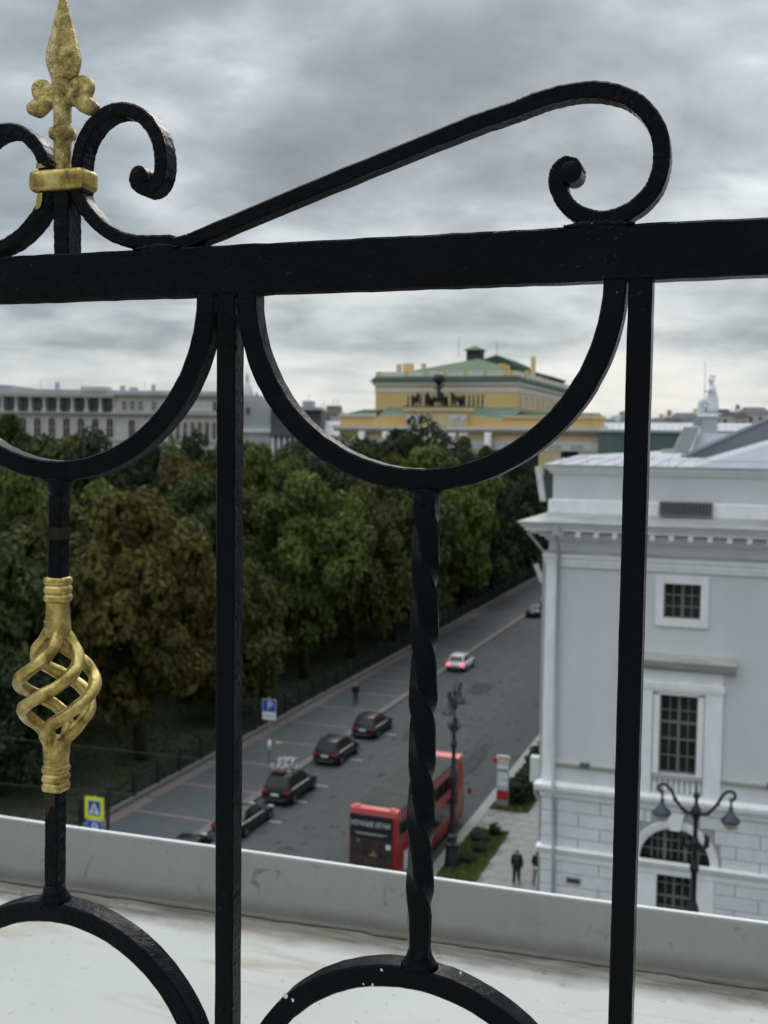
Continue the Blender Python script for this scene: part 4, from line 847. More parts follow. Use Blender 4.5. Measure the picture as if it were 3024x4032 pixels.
# low green roofs behind the attic
mb = MB(); mb.quad((-75.9, TY + 1.5, 26.4), (-68, TY + 1.5, 27.2), (-68, TY + 8, 28.9), (-74.9, TY + 8, 28.9)); mb.build('lower_roof', 'roof_verdigris', th); mb = MB(); mb.quad((-56, TY + 1.5, 27.2), (-48.6, TY + 1.5, 26.4), (-46.2, TY + 8, 28.9), (-56, TY + 8, 28.9))
mb.build('lower_roof', 'roof_verdigris', th)
mb = MB(); mb.quad((-82, TY + 1.5, 27.4), (-75.9, TY + 1.5, 27.4), (-75.9, TY + 9, 28.6), (-80.5, TY + 9, 28.6)); mb.build('wing_roof', 'roof_green_dark', th); mb = MB(); mb.quad((-48.6, TY + 1.5, 26.9), (-30.5, TY + 1.5, 26.9), (-32, TY + 9, 28.0), (-48.6, TY + 9, 28.4)); mb.build('wing_roof', 'roof_green_dark', th)
for (x, z) in ((-33.4, 26.6), (-31.5, 26.6)): tbox('wing_pier', 'ochre', x - .5, x + .5, TY - .1, TY + 1, 25.2, 27.5)
# upper block (front at TY+8; a step back makes it slightly larger)
UY = TY + 8; K_ = UY / TY
def ux(x): return x * K_
def uz(z): return H + (z - H) * K_
ux0, ux1 = ux(-74.75), ux(-46.35); YE = UY + 62
def ub(nm, mt, p, z0, z1, y1=YE, bevel=0): return MB().box(ux0 - p, ux1 + p, UY - p, y1, uz(z0), uz(z1)).build(nm, mt, th)
mb = MB(); wx0, wx1 = ux(-68.4), ux(-52.6)
wall_cells(mb, ux0, ux1, 20, uz(33.2), [(wx0, wx1, uz(28.6), uz(31.1))], UY, .8)
mb.quad((ux1, UY, 20), (ux1, YE, 20), (ux1, YE, uz(33.2)), (ux1, UY, uz(33.2))); mb.quad((ux0, UY, 20), (ux0, YE, 20), (ux0, YE, uz(33.2)), (ux0, UY, uz(33.2))); mb.build('upper_wall', 'ochre', th)
MB().box(wx0, wx1, UY + .8, UY + .95, uz(28.6), uz(31.1)).build('window_strip', 'glass_dark', th)
nw = 19; pm = None
for k in range(nw):
    x = wx0 + (wx1 - wx0) * (k + .0) / (nw - 1)
    if pm is None: pm = MB().box(-.26, .26, -.05, .5, uz(28.6), uz(31.1)).build('window_pier', 'ochre_pale', th, local=True); pm.location = Vector((x, UY, 0)) - ORG[th.name]
    else: inst(pm, Vector((x, UY, 0)) - ORG[th.name], th)
ub('frieze', 'theatre_white', .12, 31.7, 32.5); ub('upper_frieze', 'ochre_pale', .08, 32.5, 33.0); ub('eaves_cornice', 'theatre_white', .5, 33.0, 33.7); ub('cornice_roof', 'roof_green_dark', .95, 33.7, 33.85)
MB().add([(ux0 - .9, UY - .9, uz(33.85)), (ux1 + .9, UY - .9, uz(33.85)), (ux1 + .1, UY - .1, uz(34.7)), (ux0 - .1, UY - .1, uz(34.7)), (ux1 + .9, YE, uz(33.85)), (ux1 + .1, YE, uz(34.7))], [(0, 1, 2, 3), (1, 4, 5, 2)]).build('green_fascia', 'roof_green_dark', th)
ub('parapet', 'theatre_white', .05, 34.7, 35.65)
pb = None
for x in [ux0 + .8] + [ux0 + 4.1 * k + 2.6 for k in range(1, 8)] + [ux1 - 1.2]:
    if pb is None: pb = MB().box(-.42, .42, -.10, .6, uz(34.7), uz(35.7)).build('parapet_pier', 'ochre', th, local=True); pb.location = Vector((x, UY, 0)) - ORG[th.name]
    else: inst(pb, Vector((x, UY, 0)) - ORG[th.name], th)
for k in range(12): inst(pb, Vector((ux1, UY + 2 + 5 * k, 0)) - ORG[th.name], th, (0, 0, PI / 2))
# side windows with white surrounds
for k in range(10):
    y = UY + 4 + 5.6 * k
    q = MB().box(ux1 - .02, ux1 + .12, y - 1.1, y + 1.1, uz(28.9), uz(31.4)).build('side_window', 'theatre_white', th); MB().box(ux1 + .12, ux1 + .16, y - .7, y + .7, uz(29.2), uz(31.1)).build('pane', 'glass_dark', q)
# big green roofs
def zr(z): return H + (z - H) * (TY + 25) / TY
pk = (ux(-57.6), UY + 14, uz(39.0))
mb = MB(); e = uz(35.5); xl, xr_ = ux(-70.5), ux(-49.5)
mb.add([(xl, UY + 1, e), (xr_, UY + 1, e), pk, (pk[0], YE - 10, pk[2]), (xl, YE, e), (xr_, YE, e)], [(0, 1, 2), (0, 2, 3, 4), (1, 5, 3, 2), (5, 4, 3)]); mb.build('hip_roof', 'roof_green', th)
cx_, cz_ = ux(-54.5), uz(37.6); cyy = UY + 26
kk = (UY + 26) / UY
def far(x, z): return (x / TY * cyy, H + (z - H) / TY * cyy)
a, b_ = far(-56, 37.0), far(-53.2, 39.6)
MB().box(a[0], b_[0], cyy - 1.5, cyy + 1.5, a[1], b_[1]).build('cupola_body', 'roof_green_dark', th)
a2 = far(-56, 38.6); b2 = far(-53.2, 39.55); MB().box(a2[0] - .02, b2[0] + .02, cyy - 1.53, cyy + 1.53, a2[1], b2[1]).build('cupola_louvre', 'ink_black', th)
c0, c1, ct = far(-56.6, 39.55), far(-52.6, 39.55), far(-54.6, 40.5)
MB().add([(c0[0], cyy - 2.2, c0[1]), (c1[0], cyy - 2.2, c0[1]), (c1[0], cyy + 2.2, c0[1]), (c0[0], cyy + 2.2, c0[1]), (ct[0], cyy, ct[1])], [(0, 1, 4), (1, 2, 4), (2, 3, 4), (3, 0, 4), (3, 2, 1, 0)]).build('cupola_roof', 'roof_green', th)
cyy = UY + 34
p1 = [far(*q) for q in ((-55.5, 36), (-53.0, 37.9), (-50.5, 38.7), (-47.6, 37.4), (-47.3, 36.6), (-40, 34.6), (-41, 33.8), (-55, 33.8))]
MB().prism(p1, cyy, cyy + 20).build('rear_roof', 'roof_green_dark', th)
def chim(x, z0, z1, w, nm='chimney'):
    y = UY + 18; f = y / TY; return MB().box(x * f - w / 2, x * f + w / 2, y - w / 2, y + w / 2, H + (z0 - H) * f, H + (z1 - H) * f).build(nm, 'ochre', th)
chim(-43.4, 33, 38.2, .85); chim(-69.9, 35, 37.1, .9); chim(-68.0, 35.3, 37.2, 1.9); chim(-64.9, 35.6, 37.2, .9); chim(-49.4, 35.4, 37.0, 1.4); chim(-48.4, 35.4, 36.7, 1.0)
mb = MB()
for (x, z0, z1) in ((-57.9, 38.5, 42.2), (-50.4, 38.5, 41.4)):
    f = (UY + 16) / TY; mb.tube([(x * f, UY + 16, H + (z0 - H) * f), (x * f, UY + 16, H + (z1 - H) * f)], .07, 5)
mb.build('mast', 'post_steel', th)
for k in range(3):
    x = (-77 if k == 0 else -72 if k == 1 else -51.5); MB().tube([(x, TY - 1.4, 12), (x, TY - 1.4, 24)], .7, 10).build('column', 'theatre_white', th, smooth=True)
for k in range(6): MB().tube([(-67.5 + 2.3 * k, TY - 2.4, 10), (-67.5 + 2.3 * k, TY - 2.4, 23.8)], .75, 10).build('column', 'theatre_white', th, smooth=True)
# bronze chariot group
qd = thing('chariot_group', (-62.1, TY - .3, 28.95), 'dark bronze chariot with four horses and standing driver on the theatre roof', 'statue'); ORG[qd.name] = Vector(); qd.scale = (1.32, 1.1, 1.22)
HV = [(0, .6, 1.15), (0, 0, 1.2), (0, -.65, 1.25), (0, -1.0, 1.75), (0, -1.15, 2.1), (0, -1.5, 1.95), (.2, -.7, .75), (.2, -.95, .45), (.2, -.75, .1), (-.2, -.7, .7), (-.2, -.85, .35), (-.2, -.8, .0), (.2, .65, .7), (.2, .85, .4), (.2, .75, 0), (-.2, .65, .7), (-.2, .8, .4), (-.2, .7, 0), (0, .95, 1.2), (0, 1.15, .7)]
HE = [(0, 1), (1, 2), (2, 3), (3, 4), (4, 5), (2, 6), (6, 7), (7, 8), (2, 9), (9, 10), (10, 11), (0, 12), (12, 13), (13, 14), (0, 15), (15, 16), (16, 17), (0, 18), (18, 19)]
HR = [.34, .33, .36, .24, .19, .11, .15, .1, .08, .15, .1, .08, .2, .11, .08, .2, .11, .08, .09, .07]
hm = skin_mesh('horse', HV, HE, HR, 'bronze_dark', 1, 2)
for k, (x, a) in enumerate(((-3.1, -.5), (-1.25, -.12), (1.25, .12), (3.1, .5))):
    h_ = link('horse', hm, qd, True); h_.location = (x, -.2 + .3 * abs(x) / 3, .05); h_.rotation_euler = (0, 0, -a); h_.scale = (1, 1, 1)
ch = MB(); ch.lathe([(.95, .7), (1.0, 1.4), (.9, 1.5), (.2, 1.5)], (0, 1.6, 0), 14); ch.build('chariot', 'bronze_dark', qd, smooth=.8, local=True)
for sg in (-1, 1): MB().add([(1.05 * sg, 1.6 + .75 * math.cos(a), .75 + .75 * math.sin(a)) for a in np.linspace(0, 2 * PI, 15)[:-1]] + [(1.2 * sg, 1.6 + .75 * math.cos(a), .75 + .75 * math.sin(a)) for a in np.linspace(0, 2 * PI, 15)[:-1]], [tuple(range(14)), tuple(range(14, 28))] + [(i, (i + 1) % 14, 14 + (i + 1) % 14, 14 + i) for i in range(14)]).build('wheel', 'bronze_dark', qd, local=True)
V = [(0, 1.5, 1.5), (0, 1.45, 2.3), (0, 1.45, 3.0), (0, 1.4, 3.4), (0, 1.4, 3.75), (.5, 1.4, 3.1), (.8, 1.2, 3.7), (-.5, 1.4, 3.0), (-.65, 1.1, 2.6), (.15, 1.5, .9)]
link('driver', skin_mesh('driver', V, [(0, 1), (1, 2), (2, 3), (3, 4), (2, 5), (5, 6), (2, 7), (7, 8), (0, 9)], [.42, .34, .34, .14, .2, .14, .1, .14, .1, .4], 'bronze_dark', 0, 2), qd, True)
MB().lathe([(.1, 3.6), (.75, 4.3), (1.0, 4.9), (.75, 5.4), (.2, 5.6)], (0, 1.35, -.4), 10).build('wreath', 'bronze_dark', qd, smooth=True, local=True)
for sg in (-1, 1):
    V = [(3.9 * sg, .9, .1), (3.9 * sg, .9, .9), (3.9 * sg, .9, 1.5), (3.9 * sg, .9, 1.9), (3.55 * sg, .7, 1.5), (4.2 * sg, .8, 1.2)]
    link('attendant', skin_mesh('attendant', V, [(0, 1), (1, 2), (2, 3), (2, 4), (2, 5)], [.3, .26, .24, .16, .1, .1], 'bronze_dark', 1, 2), qd, True)

# ------------------------------------------------------------------ buildings that face us farther back
def vthing(name, d, lat, label, cat='building', group=None):
    p = fw0 * d + rt0 * lat; o = thing(name, (p.x, p.y, 0), label, cat, group, TH); ORG[o.name] = Vector((lat, 0, 0)); return o
def arch_poly(x0, x1, z0, z1, n=8):
    r_ = (x1 - x0) / 2; c = (x0 + x1) / 2; return [(x0, z0), (x1, z0)] + [(c + r_ * math.cos(a), z1 - r_ + r_ * math.sin(a)) for a in np.linspace(0, PI, n)]
pal = vthing('stone_palace', 235, -62, 'long pale stone palace with arched windows and glazed top storey beyond the trees')
MB().box(-110, -33, 0, 30, 0, 27.0).build('lower_wall', 'stone_pale', pal); MB().box(-57.5, -33, .2, 28, 27.0, 31.0).build('upper_wall', 'stone_pale', pal)
MB().box(-110, -57.5, 2.2, 28, 27.0, 30.5).build('glazed_wall', 'glass_sky', pal)
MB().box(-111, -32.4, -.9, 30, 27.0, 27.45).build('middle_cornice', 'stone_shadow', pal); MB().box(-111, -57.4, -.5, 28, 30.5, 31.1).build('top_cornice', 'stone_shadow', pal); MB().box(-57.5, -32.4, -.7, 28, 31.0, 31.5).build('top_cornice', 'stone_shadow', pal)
MB().box(-110, -33, 1.5, 26, 31.1, 32.2).build('roof', 'roof_grey', pal); MB().box(-65, -59.5, 1.2, 6, 32.0, 32.9).build('roof_house', 'stone_pale', pal); MB().box(-110, -80, 1.8, 20, 32.2, 33.0).build('roof_house', 'roof_grey', pal)
MB().box(-111, -32.4, -.35, .02, 21.4, 21.9).build('string_course', 'stone_pale', pal)
c0 = None
for k in range(10):
    x = -81.4 + 2.98 * k - 2.98 * (1 if k > 8 else 0)
    if k > 8: continue
    if c0 is None: c0 = MB().lathe([(.55, 27.45), (.5, 27.9), (.3, 28.0), (.27, 29.9), (.45, 30.1), (.5, 30.5)], (0, 0, 0), 10).build('column', 'stone_pale', pal, smooth=.7, local=True); c0.location = (x + 62, .1, 0)
    else: inst(c0, (x + 62, .1, 0), pal)
    m_ = MB()
    for q in (.75, 1.5, 2.25): m_.box(x + q - .06, x + q + .06, 2.05, 2.19, 27.45, 30.5)
    m_.build('mullion', 'stone_dark', pal)
def archwin(parent, x0, x1, z0, z1, y=-.02, sur=.38, mt='glass_dark'):
    s_ = MB().prism(arch_poly(x0 - sur, x1 + sur, z0 - .1, z1 + sur), y - .12, y).build('window_surround', 'stone_pale', parent); p = MB().prism(arch_poly(x0, x1, z0, z1), y - .16, y - .125).build('arched_pane', mt, parent)
    MB().box((x0 + x1) / 2 - .06, (x0 + x1) / 2 + .06, y - .19, y - .162, z0, z1 - .05).box(x0, x1, y - .19, y - .162, (z0 + z1) / 2 - .06, (z0 + z1) / 2 + .06).build('mullion', 'stone_shadow', p)
for k in range(-3, 6): archwin(pal, -74.6 + 3.08 * k + 0, -73.2 + 3.08 * k, 22.2, 26.2)
archwin(pal, -54.5, -53.2, 22.2, 26.0)
for k in range(8): archwin(pal, -46.0 + 1.55 * k, -45.2 + 1.55 * k, 22.1, 25.6, sur=.22)
for x in (-55.9, -54.2, -52.5, -49.6): archwin(pal, x, x + .9, 28.0, 30.0, y=.19, sur=.2, mt='glass_sky')
for k in range(5): archwin(pal, -41.6 + 1.25 * k, -40.7 + 1.25 * k, 28.0, 30.0, y=.19, sur=.2, mt='plate_white' if k < 4 else 'glass_dark')
for k in range(7): archwin(pal, -46 + 2.2 * k, -45.2 + 2.2 * k, 17.8, 19.9, sur=.3)
for x, w, h_ in ((-71.5, .8, 1.6), (-57.3, 1.0, 1.0), (-55, 1.6, .7), (-50.6, .8, 1.3), (-75, .1, 2.0), (-52.3, .08, 1.9), (-66, .08, 1.5)): MB().box(x - w / 2, x + w / 2, 6, 6 + w, 32, 32.4 + h_).build('chimney', 'stone_mid', pal)
gb = vthing('grey_house', 240, -28, 'plain pale grey house with ledge between the palace and the dark colonnade')
MB().box(-31.5, -24.2, 0, 20, 0, 30.6).build('wall', 'stone_mid', gb); MB().box(-31.5, -23.4, -.8, 18, 23.6, 24.5).build('ledge', 'trim_white', gb); MB().box(-31.5, -24.0, -.1, 0.02, 17, 23.6).build('lower_wall', 'theatre_white', gb)
MB().box(-31.5, -27, .5, 16, 30.6, 31.6).build('roof', 'roof_grey', gb); MB().box(-30.2, -29.3, -.06, .02, 27.5, 29).build('window', 'stone_dark', gb)
for k in range(3): MB().box(-29.4 + k * 1.9, -28.4 + k * 1.9, -.16, -.1, 19.5, 21.6).build('window', 'stone_mid', gb)
MB().box(-28.6, -28.0, 3, 4, 31, 32.4).build('chimney', 'stone_mid', gb); MB().box(-26.3, -25.8, 3, 4, 30.6, 31.5).build('chimney', 'stone_mid', gb)
dk = vthing('colonnade_building', 232, -20, 'dark grey building with a colonnade front beyond the green trees')
MB().box(-24.2, -13.5, 1.5, 22, 0, 28.4).build('wall', 'stone_dark', dk); MB().box(-24.2, -13.2, -.5, 2, 22.9, 23.6).build('cornice', 'stone_dark', dk); MB().box(-24.0, -13.4, 0, 20, 28.4, 29.0).build('roof', 'stone_mid', dk)
c0 = None
for k in range(9):
    if c0 is None: c0 = MB().tube([(0, 0, 10), (0, 0, 22.9)], .42, 8).build('column', 'stone_mid', dk, smooth=True, local=True); c0.location = (-23.5 + 20 + 1.2 * k, .2, 0)
    else: inst(c0, (-23.5 + 20 + 1.2 * k, .2, 0), dk)
rc = vthing('rooftop_house', 300, -18, 'brownish house with cluttered roof left of the yellow theatre')
MB().box(-24, -11, 0, 20, 0, 29.5).build('wall', 'stone_pale', rc); MB().box(-24, -12.2, -.3, 18, 28.8, 29.9).build('roof', 'rust_roof', rc); MB().box(-16, -12.0, .2, 8, 29.9, 31.4).build('roof_room', 'rust_roof', rc); MB().box(-22.5, -19.5, .2, 8, 29.9, 32.6).build('roof_room', 'stone_mid', rc)
MB().prism([(-20, 27.2), (-14.5, 27.2), (-15.5, 28.7), (-18, 29.2)], -.5, 0).build('dormer', 'stone_dark', rc)
an = MB()
for x, h_ in ((-21, 34.5), (-14.2, 33.6), (-13.1, 33.4), (-17, 32.5)): an.tube([(x, 4, 29.5), (x, 4, h_)], .08, 5)
an.build('antenna', 'post_steel', rc)
lowb = vthing('low_green_house', 245, -9, 'low grey roofed wing with green wall left of the yellow theatre')
MB().box(-16, -6, 0, 12, 0, 22.6).build('wall', 'net_green', lowb); MB().box(-16.4, -5.6, -.6, 12, 22.6, 23.2).build('cornice', 'theatre_white', lowb); MB().add([(-16.4, -.6, 23.2), (-5.6, -.6, 23.2), (-5.6, 8, 26.2), (-15, 8, 26.6)], [(0, 1, 2, 3)]).build('roof', 'roof_grey', lowb)
dm = vthing('church_dome', 420, -52.5, 'small grey church dome with gold lantern far off behind the railing post', 'dome')
MB().lathe([(2.4, 28), (2.4, 37), (2.7, 37.3), (2.5, 39.5), (1.6, 42), (.8, 43), (.7, 45), (.85, 45.2), (.5, 46.4), (.1, 47.2), (.06, 50)], (0, 0, 0), 14).build('drum', 'theatre_white', dm, smooth=.6, local=True)  # pale tone paints distance haze into the dome
for k in range(8): MB().box(-.35, .35, -2.5, -2.3, 31, 35.5).build('drum_window', 'ochre', dm, local=True).rotation_euler = (0, 0, k * PI / 4)
gn = vthing('netted_building', 200, 50, 'long building wrapped in green netting behind the white roof')
MB().box(39.3, 92, 0, 25, 0, 24.3).build('netting', 'net_green', gn); MB().box(39, 92, -.4, 25, 24.3, 24.8).build('parapet', 'stone_mid', gn)
MB().add([(39, 0, 24.8), (92, 0, 24.8), (92, 14, 26.6), (41, 14, 26.2)], [(0, 1, 2, 3)]).build('roof', 'roof_grey', gn)
rl = MB(); rl.tube([(40, .2, 25.7), (92, .2, 25.7)], .04, 5); rl.tube([(40, .2, 25.25), (92, .2, 25.25)], .03, 5)
for k in range(44): rl.tube([(40 + 1.2 * k, .2, 24.8), (40 + 1.2 * k, .2, 25.7)], .035, 5)
rl.build('roof_railing', 'post_steel', gn)
for k, (x, w, z, mt) in enumerate(((40.5, 3, 26.3, 'roof_grey'), (44.5, 1.4, 27.2, 'ochre'), (47.5, 3.5, 27.6, 'stone_pale'), (52, 5, 26.8, 'roof_grey'), (57, 4, 27.2, 'rust_roof'), (61, 6, 28.2, 'roof_grey'), (66.5, 4, 28.7, 'ochre_pale'), (70.5, 5, 29.4, 'roof_dark'), (76, 4, 29.0, 'rust_roof'), (81, 6, 30.2, 'ochre'), (88, 6, 29.8, 'roof_grey'))):
    q = vthing('far_house', 255 + 6 * k, x * 1.27, ['grey far roof right beside the yellow theatre', 'narrow ochre far house with flat top', 'cream far house behind the railing post', 'low grey far roof left of the statue', 'reddish far roof left of the statue pedestal', 'grey far roof right behind the statue', 'pale ochre far house right of the statue', 'dark roofed far house on the right skyline', 'rust roofed far house near the right picture edge', 'ochre far house beyond the dark gable', 'grey far house hidden beyond the dark gable'][k], 'house')
    x0 = x * 1.27 - w * .75; x1 = x * 1.27 + w * .75; zc = H + (z - H) * 1.25
    MB().box(x0, x1, 0, 12, 0, zc - 1.0).build('wall', 'ochre_pale' if k in (1, 6) else 'stone_pale', q); MB().prism([(x0 - .4, zc - 1.0), (x1 + .4, zc - 1.0), (x1 - w * .3, zc + .6), (x0 + w * .3, zc + .6)], -.3, 12).build('roof', mt if 'roof' in mt else 'roof_grey', q)
    MB().box(x0 + .6, x0 + 1.5, 3, 4, zc - 1, zc + 1.4).build('chimney', 'rust_roof' if k % 2 else 'ochre', q)
    for j in range(3): MB().box(x0 + .6 + j * w * .45, x0 + 1.5 + j * w * .45, -.08, 0.02, zc - 3.6, zc - 2.0).build('window', 'stone_dark', q)

# ------------------------------------------------------------------ trees
def crown_mesh(name, seed, nclu, nleaf, lsz, squash=1.0, droop=.0):
    rg = np.random.default_rng(seed)
    C_ = []
    while len(C_) < nclu:
        p = rg.normal(size=3); p /= np.linalg.norm(p); rr = rg.uniform(.40, 1.0) if rg.random() < .8 else rg.uniform(.9, 1.12); q = p * rr
        if q[2] < -.8: continue
        C_.append(q)
    C_ = np.array(C_); cr = rg.uniform(.11, .33, nclu)
    ci = rg.integers(0, nclu, nleaf); d = rg.normal(size=(nleaf, 3)); d /= np.linalg.norm(d, axis=1)[:, None]; d[:, 2] = np.where(rg.random(nleaf) < .7, np.abs(d[:, 2]), d[:, 2])
    rad = cr[ci] * rg.uniform(.72, 1.06, nleaf); ctr = C_[ci] + d * rad[:, None] * np.array([1, 1, .75])
    ctr[:, 2] -= droop * rg.random(nleaf) * .3
    nrm = d * .8 + rg.normal(size=(nleaf, 3)) * .55 + np.array([0, 0, .35]); nrm /= np.linalg.norm(nrm, axis=1)[:, None]
    a = np.cross(nrm, rg.normal(size=(nleaf, 3))); a /= np.linalg.norm(a, axis=1)[:, None]; b_ = np.cross(nrm, a)
    s_ = lsz * rg.uniform(.6, 1.3, nleaf)[:, None]
    P0, P1, P2, P3 = ctr - a * s_, ctr + b_ * s_ * .55 + nrm * s_ * .15, ctr + a * s_, ctr - b_ * s_ * .55 + nrm * s_ * .15
    vs = np.stack([P0, P1, P2, P3], 1).reshape(-1, 3)
    me = bpy.data.meshes.new(name); me.vertices.add(nleaf * 4); me.vertices.foreach_set('co', vs.ravel())
    me.loops.add(nleaf * 4); me.loops.foreach_set('vertex_index', np.arange(nleaf * 4)); me.polygons.add(nleaf); me.polygons.foreach_set('loop_start', np.arange(0, nleaf * 4, 4))
    me.update(calc_edges=True); me.materials.append(MATS['leaf_green']); return me
CR = [crown_mesh('crown', 100 + i, [60, 80, 52, 72, 90][i], 15000, [.064, .056, .068, .06, .052][i], droop=[0, .3, .1, .5, .2][i]) for i in range(5)]
CRN = crown_mesh('crown', 200, 90, 24000, .054, droop=.3); CRN2 = crown_mesh('crown', 201, 80, 22000, .055, droop=.4)
TRK = []
for i in range(3):
    mb = MB(); r = random.Random(50 + i); lean = r.uniform(-.05, .05)
    mb.tube([(0, 0, 0), (lean, 0, .25), (lean * 2, .02, .5), (lean * 2.5, .02, .75)], [.032, .024, .02, .009], 8)
    for k in range(7):
        a = k * 2.4 + i; z = .28 + .06 * k; mb.tube([(lean, 0, z), (lean + math.cos(a) * .10, math.sin(a) * .10, z + .10), (lean + math.cos(a) * .22, math.sin(a) * .22, z + .19)], [.012, .009, .003], 6)
    me = mb.build('trunk', 'bark', smooth=True); TRK.append(me.data); bpy.data.objects.remove(me)
rt_ = random.Random(17)
def tree(x, y, ht, rad, lf, label, group=None, cr=None, zlow=.22, name='park_tree'):
    t = thing(name, (x, y, .08), label, 'tree', group); ORG[t.name] = Vector()
    tk = link('trunk', rt_.choice(TRK), t, True); tk.scale = (ht * .9, ht * .9, ht); tk.rotation_euler = (0, 0, rt_.uniform(0, 6))
    c = link('crown', cr or rt_.choice(CR), t, True); zc = ht * (zlow + 1) / 2; c.location = (0, 0, zc); c.scale = (rad, rad, ht * (1 - zlow) / 2 * 1.05); c.rotation_euler = (0, 0, rt_.uniform(0, 6))
    c.material_slots[0].link = 'OBJECT'; c.material_slots[0].material = MATS[lf]; return t
# ones that stand out
tree(-40.6, 65.0, 16.9, 5.0, 'leaf_chestnut', 'golden brown chestnut tree in front of the others beside the crossing sign', cr=CRN, zlow=.15)
tree(-48.0, 58.0, 15.2, 5.4, 'leaf_green', 'dense green tree cut by the left picture edge behind the gold basket', cr=CRN2, zlow=.1)
tree(-44.5, 55.0, 9.5, 3.6, 'leaf_dark', 'dark low tree at the left edge below the gold basket', cr=CRN2, zlow=.06)
tree(-40.8, 77.5, 12.4, 4.6, 'leaf_olive', 'olive tree with low yellowish boughs behind the blue parking sign', cr=CRN2, zlow=.08)
tree(-40.6, 93.0, 17.5, 5.6, 'leaf_bright', 'leafy green tree whose dark trunks lean over the far pavement', cr=CRN, zlow=.2)
tree(-40.2, 104.0, 17.2, 5.4, 'leaf_olive', 'green tree right of the leaning trunks by the park fence', cr=CRN2, zlow=.14)
tree(-49.8, 152.0, 24.4, 7.6, 'leaf_dark', 'tall dark tree standing up in front of the yellow theatre', zlow=.1)
tree(-55.5, 147.0, 21.6, 6.4, 'leaf_green', 'rounded green tree at the foot of the tall dark one before the theatre')
tree(-43.5, 150.0, 21.6, 6.2, 'leaf_dark', 'dark tree at the right foot of the tall one before the theatre')
tree(-73.0, 93.0, 24.3, 6.4, 'leaf_green', 'tall green tree rising in front of the pale palace at far left')
tree(-68.0, 98.0, 22.2, 5.6, 'leaf_dark', 'dark tree right of the tall one before the pale palace')
tree(-66.5, 112.0, 22.3, 5.2, 'leaf_dark', 'dark rounded tree showing over the left hoop before the pale palace')
tree(-51.0, 92.0, 19.2, 5.6, 'leaf_rust', 'orange brown tree in the middle of the park left of the twisted bar', cr=CR[1])
tree(-58.0, 106.0, 19.6, 5.2, 'leaf_rust', 'brownish orange tree behind the first row left of the twisted bar', cr=CR[3])
tree(-38.4, 126.0, 19.4, 7.0, 'leaf_bright', 'bright yellow green tree at the far pavement left of the white cornice', cr=CRN, zlow=.08)
tree(-39.6, 115.0, 17.8, 6.0, 'leaf_green', 'mid green tree directly right of the twisted bar', cr=CRN2, zlow=.08)
tree(-39.4, 143.0, 19.0, 6.4, 'leaf_dark', 'dark tree beyond the bright yellow green one by the pavement', zlow=.06)
tree(-50.0, 70.0, 16.8, 5.2, 'leaf_olive', 'olive brown tree behind the golden chestnut', cr=CRN2)
tree(-57.5, 67.0, 17.4, 5.2, 'leaf_olive', 'olive tree right above the gold basket', cr=CR[2])
tree(-46.5, 83.0, 17.2, 5.4, 'leaf_green', 'green tree right of the left railing post behind the parking sign', cr=CRN, zlow=.12)
pos = []
for xr in (-48, -56, -65, -75, -86, -98):
    y = 68 + rt_.uniform(0, 6)
    while y < 186:
        pos.append((xr + rt_.uniform(-2, 2), y)); y += rt_.uniform(9, 12)
kinds = {'leaf_green': ('mid green tree within the dense mass of park trees', 'mid green park trees'), 'leaf_dark': ('dark green tree within the dense mass of park trees', 'dark green park trees'), 'leaf_olive': ('olive tinted tree within the dense mass of park trees', 'olive park trees'), 'leaf_rust': ('rusty autumn tree within the dense mass of park trees', 'rusty park trees'), 'leaf_bright': ('fresh green tree within the dense mass of park trees', 'fresh green park trees')}
done = [(o.location.x, o.location.y) for o in bpy.data.objects if o.name.startswith('park_tree')]
for (x, y) in pos:
    if any((x - a) ** 2 + (y - b_) ** 2 < 36 for a, b_ in done): continue
    if x < -1.15 * y * .75 - 8: continue
    lf = rt_.choice(['leaf_green', 'leaf_green', 'leaf_olive', 'leaf_dark', 'leaf_olive', 'leaf_rust', 'leaf_bright'])
    ht = 16.8 + 3.6 * min(1, max(0, (y - 70) / 70)) + rt_.uniform(-1.3, 1.2)
    tree(x, y, ht, rt_.uniform(4.8, 5.9), lf, kinds[lf][0], kinds[lf][1], zlow=.13)
for k in range(5): tree(-40.3 + rt_.uniform(-.6, .6), 153 + 9.5 * k, 18.5 + rt_.uniform(-1, 1), 6.0, 'leaf_dark', 'dark green tree in the receding row along the far pavement', 'trees along the far pavement', zlow=.06)
# park fence of posts and dark pickets
pf = thing('park_fence', (-36.45, 52, 0), 'dark iron park fence with posts along the far pavement', 'fence')
MB().box(-36.55, -36.35, 52, 198, .0, .35).build('fence_base', 'granite_grey', pf)
fb = MB().box(-.09, .09, -.09, .09, 0, 1.75).lathe([(.13, 1.75), (.13, 1.8), (.06, 1.86), (.09, 1.95), (.01, 2.05)], (0, 0, 0), 8)
f0 = None
for k in range(53):
    if f0 is None: f0 = fb.build('fence_post', 'fence_iron', pf, local=True); f0.location = (0, 0, .1)
    else: inst(f0, (0, 2.78 * k, .1), pf)
pk_ = MB(); pk_.box(-36.48, -36.42, 52, 198, .55, .6).box(-36.48, -36.42, 52, 198, 1.35, 1.4)
for k in range(900): pk_.box(-36.462, -36.438, 52.1 + .16 * k, 52.125 + .16 * k, .35, 1.55)
pk_.build('picket_panel', 'fence_iron', pf, kind='stuff')
